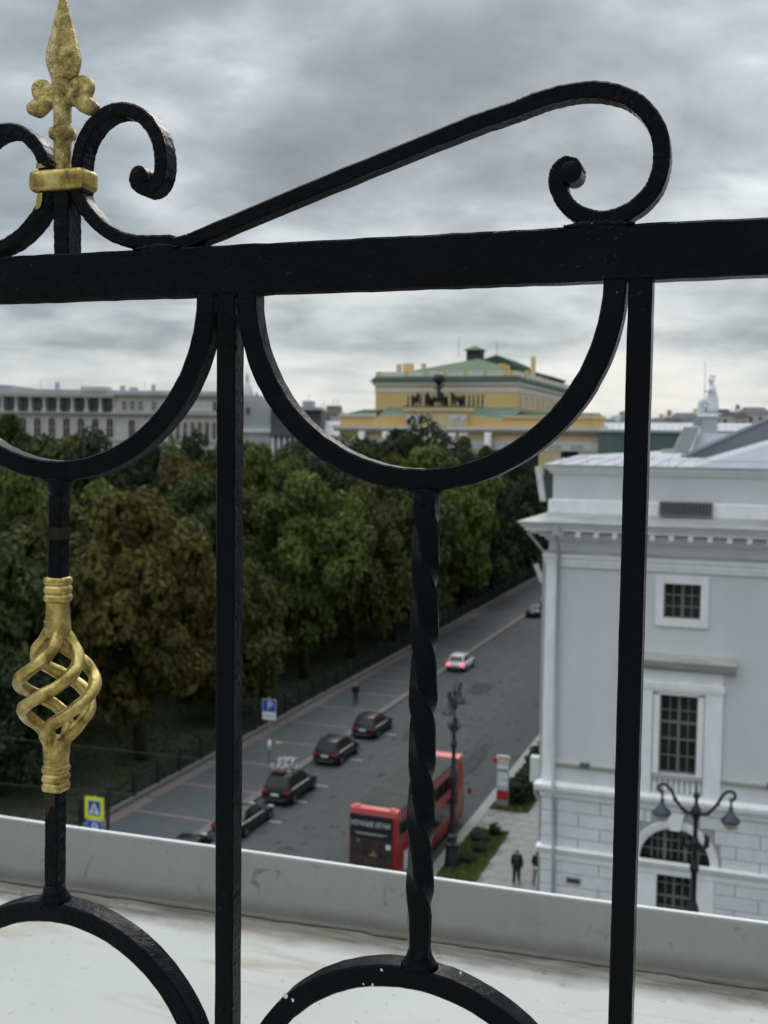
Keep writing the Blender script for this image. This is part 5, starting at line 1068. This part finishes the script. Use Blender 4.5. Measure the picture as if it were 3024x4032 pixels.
# dark frame beside the crossing sign
df = thing('post_frame', (-31.9, 47.9, .12), 'narrow dark metal frame of two posts beside the yellow crossing sign', 'post'); ORG[df.name] = Vector()
MB().box(-.06, .06, -.06, .06, 0, 4.15).lathe([(.1, 4.15), (.1, 4.25), (.03, 4.35)], (0, 0, 0), 8).build('post', 'fence_iron', df, local=True)
MB().box(-.42, -.34, -.04, .04, 0, 3.8).build('post', 'fence_iron', df, local=True)
MB().box(-.9, -.05, -.025, .025, 3.62, 3.68).box(-.9, -.05, -.025, .025, 2.75, 2.8).build('crossbar', 'fence_iron', df, local=True)

# ------------------------------------------------------------------ signs
def rrect(x0, x1, z0, z1, r_, n=4):
    out = []
    for (cx_, cz_, a0) in ((x1 - r_, z1 - r_, 0), (x0 + r_, z1 - r_, PI / 2), (x0 + r_, z0 + r_, PI), (x1 - r_, z0 + r_, 1.5 * PI)):
        out += [(cx_ + r_ * math.cos(a0 + PI / 2 * i / n), cz_ + r_ * math.sin(a0 + PI / 2 * i / n)) for i in range(n + 1)]
    return out
ps = thing('parking_sign', (-31.49, 66.3, .12), 'blue parking sign with white plate below on a grey pole', 'sign'); ORG[ps.name] = Vector()
MB().tube([(0, .06, 0), (-.02, .06, 4.9)], .045, 10).build('pole', 'post_steel', ps, smooth=True, local=True)
MB().tube([(0, .06, 1.35), (0, .06, 1.95)], .10, 10).build('pole_sleeve', 'sign_white', ps, smooth=True, local=True)
pl = MB().prism(rrect(-.50, .50, 3.92, 4.78, .06), -.02, 0).build('sign_panel', 'sign_white', ps, local=True)
MB().prism(rrect(-.47, .47, 3.95, 4.75, .05), -.026, -.021).build('blue_face', 'sign_blue', pl, local=True)
put_text('P', .78, 'sign_white', 'lettering', pl, (.06, -.03, 4.33))
p2 = MB().prism(rrect(-.50, .50, 3.40, 3.90, .04), -.02, 0).build('lower_plate', 'sign_white', ps, local=True)
mb = MB()
for x in (-.26, 0, .26):
    mb.add([(x + r_ * math.cos(a), -.024, 3.65 + r_ * math.sin(a)) for r_ in (.075, .105) for a in np.linspace(0, 2 * PI, 17)[:-1]], [(i, (i + 1) % 16, 16 + (i + 1) % 16, 16 + i) for i in range(16)])
mb.build('coin_symbol', 'ink_black', p2, local=True)
cs = thing('crossing_sign', (-31.0, 45.4, .1), 'yellow bordered pedestrian crossing sign with blue parking plate under it', 'sign'); ORG[cs.name] = Vector()
MB().tube([(0, .06, 0), (0, .06, 4.6)], .04, 10).build('pole', 'post_steel', cs, smooth=True, local=True)
py_ = MB().prism(rrect(-.54, .54, 3.46, 4.58, .04), -.02, 0).build('yellow_panel', 'sign_yellow', cs, local=True)
MB().prism([(-.35, 3.65), (.35, 3.65), (.35, 4.39), (-.35, 4.39)], -.026, -.021).build('blue_face', 'sign_blue', py_, local=True)
MB().prism([(-.31, 3.72), (.31, 3.72), (0, 4.33)], -.032, -.027).build('white_triangle', 'sign_white', py_, local=True)
w_ = MB(); yy = -.036
for pts in ([(-.03, 4.08), (.03, 4.08), (.035, 3.92), (-.035, 3.92)], [(-.03, 3.93), (.02, 3.93), (-.08, 3.76), (-.12, 3.77)], [(-.01, 3.93), (.035, 3.93), (.10, 3.77), (.06, 3.76)], [(-.02, 4.06), (-.1, 3.97), (-.08, 3.95), (0, 4.02)], [(.02, 4.06), (.1, 3.96), (.08, 3.94), (0, 4.02)], [(-.03, 4.10), (.03, 4.10), (.035, 4.15), (0, 4.18), (-.035, 4.15)]): w_.prism(pts, yy, yy + .003)
for k in range(4): w_.box(-.2 + .11 * k, -.14 + .11 * k, yy, yy + .003, 3.725, 3.75)
w_.build('walker_symbol', 'ink_black', py_, local=True)
b2_ = MB().prism(rrect(-.43, .43, 2.55, 3.41, .05), -.02, 0).build('parking_panel', 'sign_white', cs, local=True)
MB().prism(rrect(-.41, .41, 2.57, 3.39, .05), -.026, -.021).build('blue_face', 'sign_blue', b2_, local=True); put_text('P', .8, 'sign_white', 'lettering', b2_, (.03, -.03, 2.98))
# bus stop pylon
pyl = thing('bus_stop_pylon', (-15.03, 64.75, .15), 'grey bus stop pylon with red band and blue white panels', 'pylon'); ORG[pyl.name] = Vector()
MB().box(-.37, .37, -.07, .07, 0, 2.62).build('column', 'pylon_grey', pyl, local=True, bevel=.01)
MB().box(-.345, .345, -.085, -.072, .40, .98).build('red_panel', 'pylon_red', pyl, local=True)
for z0, z1, mt in ((1.02, 1.22, 'pylon_blue'), (1.26, 1.60, 'sign_white'), (1.63, 2.14, 'pylon_blue'), (2.18, 2.28, 'pylon_grey'), (2.32, 2.56, 'sign_white')): MB().box(-.345, .345, -.085, -.072, z0, z1).build('info_panel', mt, pyl, local=True)
mp_ = MB().box(-.29, .29, -.09, -.086, 1.68, 2.09).build('map_sheet', 'sign_white', pyl, local=True)
for k in range(5): MB().box(-.22, .16, -.094, -.091, 1.74 + .07 * k, 1.76 + .07 * k).build('map_route', 'pylon_blue', mp_, local=True)
MB().box(-.345, -.12, -.08, -.072, .06, .36).box(-.1, .345, -.08, -.072, .06, .36).build('foot_panel', 'pylon_grey', pyl, local=True)
MB().box(-.36, .38, -.06, .06, 2.95, 3.12).build('route_board', 'sign_white', pyl, local=True); MB().box(-.30, .36, -.07, -.061, 2.98, 3.08).build('red_stripe', 'bus_red_pale', pyl, local=True); MB().box(-.34, .37, -.05, .05, 2.62, 2.95).build('neck', 'stone_pale', pyl, local=True)
MB().lathe([(.02, -.05), (.15, -.04), (.15, .04), (.02, .05)], (0, 0, 0), 16).build('stop_flag', 'pylon_red', pyl, local=True); o = [c for c in bpy.data.objects if c.parent == pyl and c.name.startswith('stop_flag')][0]; o.location = (-.5, 0, 2.78); o.rotation_euler = (PI / 2, 0, 0)

# ------------------------------------------------------------------ lamp posts
lp = thing('lamp_post', (-2.36, 42.0, 0), 'ornate black double armed street lamp in front of the white arched window', 'street lamp', 'double armed street lamps'); ORG[lp.name] = Vector()
MB().lathe([(.46, 0), (.46, .12), (.40, .16), (.33, 1.05), (.30, 1.12), (.42, 1.18), (.43, 1.34), (.26, 1.42), (.22, 1.6), (.30, 1.68), (.30, 1.74), (.14, 1.85), (.12, 4.3), (.19, 4.4), (.23, 4.75), (.20, 5.05), (.14, 5.2), (.11, 5.35), (.11, 6.35), (.17, 6.42), (.17, 6.62), (.10, 6.75), (.10, 7.2), (.16, 7.28), (.19, 7.42), (.12, 7.6), (.085, 7.8), (.085, 8.35), (.15, 8.5), (.19, 8.62), (.17, 8.8), (.07, 8.95), (.06, 9.12), (.13, 9.3), (.10, 9.38), (.045, 9.42), (.015, 9.85)], (0, 0, 0), 16).build('post', 'iron_lamp', lp, smooth=.8, local=True)
orn = MB()
for sg in (-1, 1):
    orn.tube([(.1 * sg, 0, 7.35), (.28 * sg, 0, 7.3), (.42 * sg, 0, 7.45), (.42 * sg, 0, 7.75), (.33 * sg, 0, 7.85)], [.09, .1, .11, .1, .06], 8)
orn.tube([(0, .12, 7.3), (0, .3, 7.45), (0, .32, 7.7)], [.06, .05, .04], 6); orn.tube([(0, -.12, 7.3), (0, -.3, 7.45), (0, -.32, 7.7)], [.06, .05, .04], 6)
orn.build('flag_holder', 'iron_lamp', lp, smooth=True, local=True)
for sg in (-1, 1):
    ar = MB(); ar.tube([Vector((p[0], 0, p[1])) for p in catmull([V2(q) for q in [(.1 * sg, 8.62), (.38 * sg, 8.64), (.55 * sg, 8.80), (.75 * sg, 9.05), (.9 * sg, 9.35), (1.08 * sg, 9.56), (1.28 * sg, 9.58), (1.38 * sg, 9.44), (1.30 * sg, 9.28), (1.18 * sg, 9.30)]], 6)], [.075] * 12 + [.06] * 43, 8)
    ar.lathe([(.06, 9.0), (.10, 9.06), (.06, 9.12)], (.77 * sg, 0, 0), 8)
    a_ = ar.build('arm', 'iron_lamp', lp, smooth=True, local=True)
    MB().lathe([(.03, 9.36), (.09, 9.28), (.05, 9.2), (.04, 9.05), (.09, 8.98), (.08, 8.86), (.12, 8.82), (.16, 8.72), (.33, 8.55), (.355, 8.47), (.34, 8.43)], (1.24 * sg, 0, 0), 20).build('lamp_shade', 'shade_grey', a_, smooth=.9, local=True)
    MB().lathe([(.30, 8.43), (.25, 8.28), (.14, 8.18), (.02, 8.15)], (1.24 * sg, 0, 0), 20).build('globe', 'globe', a_, smooth=True, local=True)
copy_thing(lp, (-15.2, 54.2, .15), PI / 2 + .04, 'ornate black street lamp standing in the grass bed beside the red bus')
# shrubs
def shrub(x, y, r_, h_, label, cr=CR[4], grp='low shrubs in the grass beds', lf='leaf_dark'):
    t = thing('shrub', (x, y, .15), label, 'shrub', grp); ORG[t.name] = Vector()
    c = link('foliage', cr, t, True); c.scale = (r_, r_ * 1.25, h_ / 2); c.location = (0, 0, h_ / 2); c.material_slots[0].link = 'OBJECT'; c.material_slots[0].material = MATS[lf]
    MB().tube([(0, 0, 0), (.02, 0, h_ * .6)], [.03, .01], 6).build('stem', 'bark', t, local=True)
for k, (x, y, r_, h_) in enumerate(((-14.9, 58.4, .5, .5), (-14.5, 57.0, .45, .45), (-14.8, 55.4, .5, .45), (-14.3, 59.6, .35, .7))): shrub(x, y, r_, h_, 'small dark shrub in the near grass bed beside the lamp base')
hd = thing('hedge', (-14.2, 66, .15), 'dark clipped leafy hedge behind the bus stop pylon', 'hedge'); ORG[hd.name] = Vector()
for k in range(24):
    c = link('foliage', rt_.choice(CR), hd, True); c.location = (rt_.uniform(-.3, .3), 1.6 * k, .62); c.scale = (.85, 1.25, .75); c.rotation_euler = (0, 0, rt_.choice([0, PI])); c.material_slots[0].link = 'OBJECT'; c.material_slots[0].material = MATS['leaf_dark']

# ------------------------------------------------------------------ cars
def inset(q, a0, a1, b0, b1, off):
    A, B, C_, D = [Vector(p) for p in q]; nrm = (B - A).cross(D - A).normalized()
    f = lambda s_, t: (A.lerp(B, s_)).lerp(D.lerp(C_, s_), t) + nrm * off
    return [f(a0, b0), f(a1, b0), f(a1, b1), f(a0, b1)]
def car(x, y, L, Wd, Ht, label, paint, kind='suv', lit=False, rot=0, name='parked_car', group=None, roof_mat=None):
    c = thing(name, (x, y, 0.0), label, 'car', group, rot); ORG[c.name] = Vector()
    hl, w = L / 2, Wd / 2
    zb = {'suv': .95, 'sedan': .88}[kind] * Ht / {'suv': 1.66, 'sedan': 1.45}[kind]; hood = zb - .03; zs = .26 if kind == 'suv' else .2
    if kind == 'suv': sec = [(-hl, .80, .42, .78), (-hl + .06, .93, .36, zb - .08), (-hl + .35, .98, .3, zb), (-hl + .9, 1, zs, zb + .01), (0, 1, zs, zb), (hl - 1.35, 1, zs, zb - .01), (hl - 1.1, .99, zs, hood), (hl - .5, .96, .3, hood - .09), (hl - .12, .88, .34, hood - .2), (hl, .74, .4, .62)]
    else: sec = [(-hl, .80, .40, .72), (-hl + .08, .93, .33, zb - .02), (-hl + .5, .98, .26, zb + .03), (-hl + 1.0, 1, zs, zb + .02), (0, 1, zs, zb), (hl - 1.5, 1, zs, zb - .02), (hl - 1.1, .99, zs, hood - .05), (hl - .5, .95, .26, hood - .14), (hl - .12, .86, .3, hood - .25), (hl, .70, .36, .52)]
    vs = []; fs = []; n = 10
    for (yy, k, z0, z1) in sec:
        ww = w * k; zm = z0 + (z1 - z0) * .55
        half = [(ww * .82, z0), (ww * .97, z0 + .08), (ww, zm), (ww * .97, z1 - .05), (ww * .88, z1)]
        for px, pz in half: vs.append((px, yy, pz))
        for px, pz in half[::-1]: vs.append((-px, yy, pz))
    m_ = len(sec)
    for i in range(m_ - 1):
        for j in range(n): fs.append((i * n + j, i * n + (j + 1) % n, (i + 1) * n + (j + 1) % n, (i + 1) * n + j))
    fs += [tuple(range(n)), tuple((m_ - 1) * n + j for j in range(n))[::-1]]
    body = MB().add(vs, fs).build('body', paint, c, smooth=.6, local=True)
    if kind == 'suv': base = (-hl + .16, hl - 1.25); top = (-hl + .55, hl - 2.05)
    else: base = (-hl + .55, hl - 1.35); top = (-hl + 1.35, hl - 2.25)
    wb, wt = w * .90, w * .70; zt = Ht - .03
    B_ = [(-wb, base[0], zb - .02), (wb, base[0], zb - .02), (wb, base[1], zb - .02), (-wb, base[1], zb - .02)]; T_ = [(-wt, top[0], zt), (wt, top[0], zt), (wt, top[1], zt - .03), (-wt, top[1], zt - .03)]
    yc = (top[0] + top[1]) / 2
    gh = MB().add(B_ + T_ + [(-wt * .9, yc, Ht + .02), (wt * .9, yc, Ht + .02)], [(0, 1, 5, 4), (1, 2, 6, 5), (2, 3, 7, 6), (3, 0, 4, 7), (4, 5, 9, 8), (8, 9, 6, 7), (5, 6, 9), (4, 8, 7)]); cabin = gh.build('cabin', roof_mat or paint, c, bevel=.03, local=True, smooth=.5)
    q = inset([B_[0], B_[1], T_[1], T_[0]], .07, .93, .22 if kind == 'suv' else .12, .90, .012); MB().add(q, [(0, 1, 2, 3)]).build('rear_window', 'car_glass', cabin, local=True)
    q = inset([B_[2], B_[3], T_[3], T_[2]], .05, .95, .08, .93, .012); MB().add(q, [(0, 1, 2, 3)]).build('windscreen', 'car_glass', cabin, local=True)
    for face in ([B_[1], B_[2], T_[2], T_[1]], [B_[3], B_[0], T_[0], T_[3]]):
        for a0, a1 in ((.07, .29), (.32, .60), (.63, .92)): MB().add(inset(face, a0, a1, .14, .88, .012), [(0, 1, 2, 3)]).build('side_window', 'car_glass', cabin, local=True)
    rw = .34 if kind == 'suv' else .32
    for yy in (-hl + .82, hl - .88):
        for sg in (-1, 1):
            tw = [Vector((0, 0, 0))]; wl = MB().lathe([(rw * .62, -.11), (rw * .95, -.11), (rw, -.08), (rw, .08), (rw * .95, .11), (rw * .62, .11)], (0, 0, 0), 20).build('wheel', 'tyre', c, smooth=.6, local=True)
            wl.location = (sg * (w - .085), yy, rw); wl.rotation_euler = (0, PI / 2, 0)
            rm = MB(); rm.lathe([(.05, .118), (.06, .124), (rw * .6, .108), (rw * .64, .10), (.05, .10)], (0, 0, 0), 20); rm.build('rim', 'rim', wl, local=True)
            sp = MB()
            for k in range(5): sp.add([(math.cos(2 * PI * k / 5 + a) * r_, math.sin(2 * PI * k / 5 + a) * r_, .127) for a, r_ in ((.28, rw * .55), (.63, rw * .3), (.98, rw * .55))], [(0, 1, 2)])
            sp.build('rim_gap', 'tyre', wl, local=True)
            MB().add([(sg * (w + .004), yy + math.cos(a) * (rw + .07), rw + math.sin(a) * (rw + .07)) for a in np.linspace(-.25, PI + .25, 16)], [tuple(range(16))]).build('wheel_arch', 'plastic_black', c, local=True)
    lm = 'lamp_red_lit' if lit else 'lamp_red'
    for sg in (-1, 1):
        x0, x1 = sorted((sg * w * .58, sg * w * .93)); MB().box(x0, x1, -hl - .015, -hl + .22, zb - .24, zb - .06).build('tail_light', lm, c, bevel=.02, local=True)
        x0, x1 = sorted((sg * w * .5, sg * w * .82)); MB().box(x0, x1, hl - .2, hl - .02, hood - .36, hood - .22).build('headlight', 'lamp_clear', c, bevel=.02, local=True)
        MB().cbox((sg * (w + .08), base[1] - .35, zb + .08), (.2, .12, .15)).build('mirror', paint, c, bevel=.03, local=True)
        for yy in (-.25, .75): MB().cbox((sg * (w - .005), yy, zb - .13), (.03, .2, .03)).build('door_handle', paint, c, local=True)
    MB().box(-w * .86, w * .86, -hl - .06, -hl + .2, .34, .56).build('rear_bumper', 'plastic_black' if kind == 'suv' else paint, c, bevel=.05, local=True); MB().box(-w * .8, w * .8, hl - .2, hl + .05, .28, .5).build('front_bumper', 'plastic_black', c, bevel=.05, local=True)
    MB().box(-.26, .26, -hl - .035, -hl, .66, .78).build('number_plate', 'plate_white', c, local=True)
    if kind == 'suv': MB().box(-w * .6, w * .6, -hl - .066, -hl - .05, .36, .41).build('bumper_trim', 'chrome', c, local=True)
    if lit: MB().box(-.22, .22, top[0] - .03, top[0] + .02, zt - .09, zt - .03).build('brake_light', 'lamp_red_lit', c, local=True)
    if kind == 'suv':
        for sg in (-1, 1): MB().tube([(sg * wt * .92, top[0] + .1, Ht - .02), (sg * wt * .92, top[0] + .2, Ht + .06), (sg * wt * .92, top[1] - .2, Ht + .05), (sg * wt * .92, top[1] - .1, Ht - .03)], .018, 6).build('roof_rail', 'plastic_black', c, local=True)
    return c
G_ = 'cars parked along the far kerb'
car(-28.35, 50.6, 4.5, 1.84, 1.46, 'dark car just peeping over the white ledge at the near end', 'car_black', 'sedan', group=G_)
car(-28.25, 56.2, 4.75, 1.90, 1.40, 'dark low saloon car behind the left railing post', 'car_dark', 'sedan', group=G_)
suv = car(-28.05, 62.25, 4.65, 1.93, 1.76, 'black four wheel drive car with bicycles on its roof rack', 'car_black', 'suv', group=G_)
car(-28.42, 70.95, 4.6, 1.92, 1.66, 'black crossover car with red tail lights parked next to the kerb', 'car_black', 'suv', group=G_)
car(-28.40, 78.25, 4.6, 1.92, 1.60, 'black crossover car farthest of the near parked row with white number plate', 'car_black', 'suv', group=G_)
car(-28.55, 103.9, 4.5, 1.86, 1.60, 'white hatchback car with bright red brake lights lit', 'car_white', 'suv', lit=True, name='white_car')
car(-28.5, 139.5, 4.5, 1.86, 1.50, 'dark grey car far down the street by the white corner drainpipe', 'car_dark', 'sedan', group=G_)
car(-28.6, 149, 4.6, 1.86, 1.6, 'silver car farthest down the street half hidden by the white corner', 'car_silver', 'suv', group=G_)
# bicycles on the roof
for k in range(3):
    bk_ = thing('bicycle', (-28.45 + .4 * k, 61.15 + .12 * k, 1.84), ['silver bicycle lashed on the car roof rack at the left', 'silver bicycle lashed on the car roof rack in the middle', 'silver bicycle lashed on the car roof rack at the right'][k], 'bicycle', 'bicycles on the car roof', -.25 + .1 * k); ORG[bk_.name] = Vector()
    for yy in (-.5, .5):
        MB().tube([(0, yy + .28 * math.cos(a), .28 + .28 * math.sin(a)) for a in np.linspace(0, 2 * PI, 19)], .03, 6).build('wheel', 'chrome', bk_, smooth=True, local=True)
    MB().tube([(0, -.5, .28), (0, -.15, .62), (0, .35, .62), (0, .5, .28)], .03, 6).tube([(0, -.5, .28), (0, 0, .28), (0, -.15, .62)], .03, 6).tube([(0, 0, .28), (0, .35, .62)], .03, 6).build('bike_frame', 'chrome' if k != 1 else 'car_white', bk_, local=True)
    MB().tube([(-.25, .38, .74), (0, .36, .70), (.25, .38, .74)], .025, 6).build('handlebar', 'car_white', bk_, local=True); MB().cbox((0, -.18, .69), (.14, .26, .06)).build('saddle', 'ink_black', bk_, bevel=.02, local=True)
MB().box(-.68, .68, -.95, -.88, 1.78, 1.83).box(-.68, .68, -.1, -.03, 1.78, 1.83).build('roof_rack', 'post_steel', suv, local=True); MB().box(-.55, .2, -1.55, -1.1, 1.78, 1.95).build('cargo_box', mat('dull_red', (.10, .02, .02), .6, var=.1), suv, bevel=.04, local=True)

# ------------------------------------------------------------------ red double-decker bus
bus = thing('double_decker_bus', (-18.08, 56.05, 0), 'red double decker tour bus with dark rear advert driving away', 'bus', None, -.027); ORG[bus.name] = Vector()
bw, bl_, bh = 1.285, 5.62, 4.08
bd_ = MB(); out = [(-bl_, .35), (bl_, .35), (bl_ + .12, 1.2), (bl_ + .02, 2.3), (bl_ - .25, 3.75), (bl_ - .5, bh - .1), (-bl_ + .2, bh - .1), (-bl_, bh - .3), (-bl_ - .03, 2.2)]
bd_.prism(out, -bw, bw, axis='X').build('body', 'bus_red', bus, bevel=.06, seg=2, local=True, smooth=.6)
MB().box(-bw - .006, bw + .006, -bl_ + .55, bl_ - 1.1, bh - .20, bh - .04).build('roof_panel', 'bus_roof', bus, bevel=.06, local=True)
for k in range(6): MB().box(-bw + .16, bw - .16, -bl_ + 1.3 + k * 1.5, -bl_ + 1.34 + k * 1.5, bh - .045, bh - .02).build('roof_rib', 'stone_dark', bus, local=True)
MB().box(-bw + .5, bw - .1, -bl_ + .8, -bl_ + 1.9, bh - .05, bh - .018).build('roof_hatch', 'bus_roof', bus, bevel=.01, local=True)
MB().box(-bw + .02, bw - .02, -bl_ + .03, -bl_ + .5, bh - .28, bh + .0).build('rear_cap', 'bus_red_pale', bus, bevel=.06, seg=3, local=True, smooth=.6)
for sg in (-1, 1): MB().lathe([(.2, 0), (.19, .06), (.1, .09)], (sg * .95, -bl_ + .26, bh - .01), 10).build('cap_lamp', 'bus_red_pale', bus, smooth=True, local=True)
MB().box(-bw + .02, bw - .02, bl_ - 1.05, bl_ - .12, bh - .28, bh + .0).build('front_cap', 'bus_red_pale', bus, bevel=.08, seg=3, local=True, smooth=.6)
# rear: dark window with lettering, advert below
rv = MB().box(-bw + .06, bw - .22, -bl_ - .045, -bl_ - .0, .55, bh - .32).build('rear_panel', 'bus_dark', bus, bevel=.01, local=True)
put_text('НОЧНЫЕ ОГНИ', .36, 'ink_white', 'lettering', rv, (-.12, -bl_ - .052, 3.30), sx=.78)
for k, z in enumerate((2.83, 2.77)): MB().box(-.95 + k * .12, .78 - k * .2, -bl_ - .075, -bl_ - .046, z, z + .04).build('rear_trim', 'pylon_grey', rv, local=True)
adv = MB().box(-bw + .08, bw - .26, -bl_ - .056, -bl_ - .046, .62, 2.6).build('advert', 'ad_brown', rv, local=True)
MB().prism([(-.22, 1.72), (.30, 1.72), (.12, 1.86), (.06, 2.10), (0, 1.88)], -bl_ - .062, -bl_ - .057).build('advert_glow', 'ad_gold', adv, local=True)
for sg in (-1, 1): MB().prism([(sg * .62 + .02, 1.75), (sg * .48 + .02, 2.4), (sg * .34 + .02, 2.42), (sg * .26 + .02, 1.78)] if sg > 0 else [(-.60, 1.75), (-.46, 2.4), (-.32, 2.42), (-.24, 1.78)], -bl_ - .061, -bl_ - .057).build('advert_figure', mat('ad_night', (.012, .015, .02), .5, var=.2), adv, local=True)
MB().box(.72, .95, -bl_ - .062, -bl_ - .057, 2.16, 2.40).build('advert_sticker', 'ink_white', adv, local=True); MB().box(-.85, -.7, -bl_ - .062, -bl_ - .057, 2.36, 2.5).build('advert_spark', 'ad_gold', adv, local=True)
rdm = random.Random(5); bl2 = MB()
for k in range(46): x = rdm.uniform(-1.1, .9); z = rdm.uniform(.75, 1.62); bl2.box(x, x + rdm.uniform(.04, .14), -bl_ - .0605, -bl_ - .057, z, z + rdm.uniform(.015, .05))
bl2.build('advert_lights', mat('ad_dots', (.11, .09, .06), .5, var=.4, vs=9), adv, local=True)
for sg in (-1, 1): MB().box(sg * 1.0 - .1, sg * 1.0 + .1, -bl_ - .06, -bl_ - .02, .42, .54).build('tail_light', 'lamp_red', bus, local=True)
MB().box(-.3, .3, -bl_ - .06, -bl_ - .02, .38, .5).build('number_plate', 'plate_white', bus, local=True)
for sg in (-1, 1):
    X = sg * (bw + .012); bk2 = lambda y0, y1, z0, z1: MB().box(min(X, X - sg * .03), max(X, X - sg * .03), y0, y1, z0, z1)
    for k in range(7): bk2(-bl_ + .25 + k * 1.42, -bl_ + 1.57 + k * 1.42, 2.75, 3.55).build('upper_window', 'car_glass', bus, local=True)
    for k in range(5): bk2(-bl_ + 2.6 + k * 1.5, -bl_ + 4.0 + k * 1.5, 1.25, 2.2).build('lower_window', 'car_glass', bus, local=True)
    MB().lathe([(.02, 0), (.42, 0), (.42, .012), (.02, .012)], (0, 0, 0), 24).build('round_emblem', 'sign_blue', bus, local=True)
    e_ = [c for c in bpy.data.objects if c.parent == bus and c.name.startswith('round_emblem')][-1]; e_.location = (X, -3.5, 2.2); e_.rotation_euler = (0, sg * PI / 2, 0)
    bk2(-4.6, -4.0, .75, 1.75).build('notice', 'ink_white', bus, local=True); bk2(-3.9, -2.9, .6, 1.6).build('side_picture', 'ad_brown', bus, local=True)
    for yy in (-bl_ + 2.2, bl_ - 2.4):
        wl = MB().lathe([(.28, -.14), (.46, -.14), (.48, -.1), (.48, .1), (.46, .14), (.28, .14)], (0, 0, 0), 22).build('wheel', 'tyre', bus, smooth=.6, local=True); wl.location = (sg * (bw - .11), yy, .48); wl.rotation_euler = (0, PI / 2, 0)
        MB().lathe([(.05, .15), (.1, .155), (.27, .135), (.05, .13)], (0, 0, 0), 20).build('rim', 'rim', wl, local=True)
    MB().tube([(sg * (bw - .05), bl_ - .1, 2.3), (sg * (bw + .25), bl_ + .15, 2.35), (sg * (bw + .30), bl_ + .15, 2.1)], .03, 6).build('mirror_arm', 'plastic_black', bus, local=True); MB().cbox((sg * (bw + .32), bl_ + .15, 1.85), (.2, .12, .46)).build('mirror', 'bus_red', bus, bevel=.03, local=True)
MB().add([(-bw + .08, bl_ + .06, 2.42), (bw - .08, bl_ + .06, 2.42), (bw - .12, bl_ - .22, 3.7), (-bw + .12, bl_ - .22, 3.7)], [(0, 1, 2, 3)]).add([(-bw + .08, bl_ + .14, 1.15), (bw - .08, bl_ + .14, 1.15), (bw - .08, bl_ + .075, 2.15), (-bw + .08, bl_ + .075, 2.15)], [(0, 1, 2, 3)]).build('windscreen', 'car_glass', bus, local=True)
# overhead wires crossing at the left
for k, (a, b_) in enumerate((((-60, 30, 13.2), (-22, 42, 8.4)), ((-60, 28, 11.2), (-24, 40, 7.2)))):
    pts = [Vector(a).lerp(Vector(b_), t) - Vector((0, 0, .5 * math.sin(PI * t))) for t in np.linspace(0, 1, 12)]
    o = MB().tube(pts, .018, 5).build('overhead_wire', 'wire'); tag(o, ['thin upper wire crossing the park at the lower left edge', 'thin lower wire crossing the park at the lower left edge'][k], 'wire', 'overhead wires')
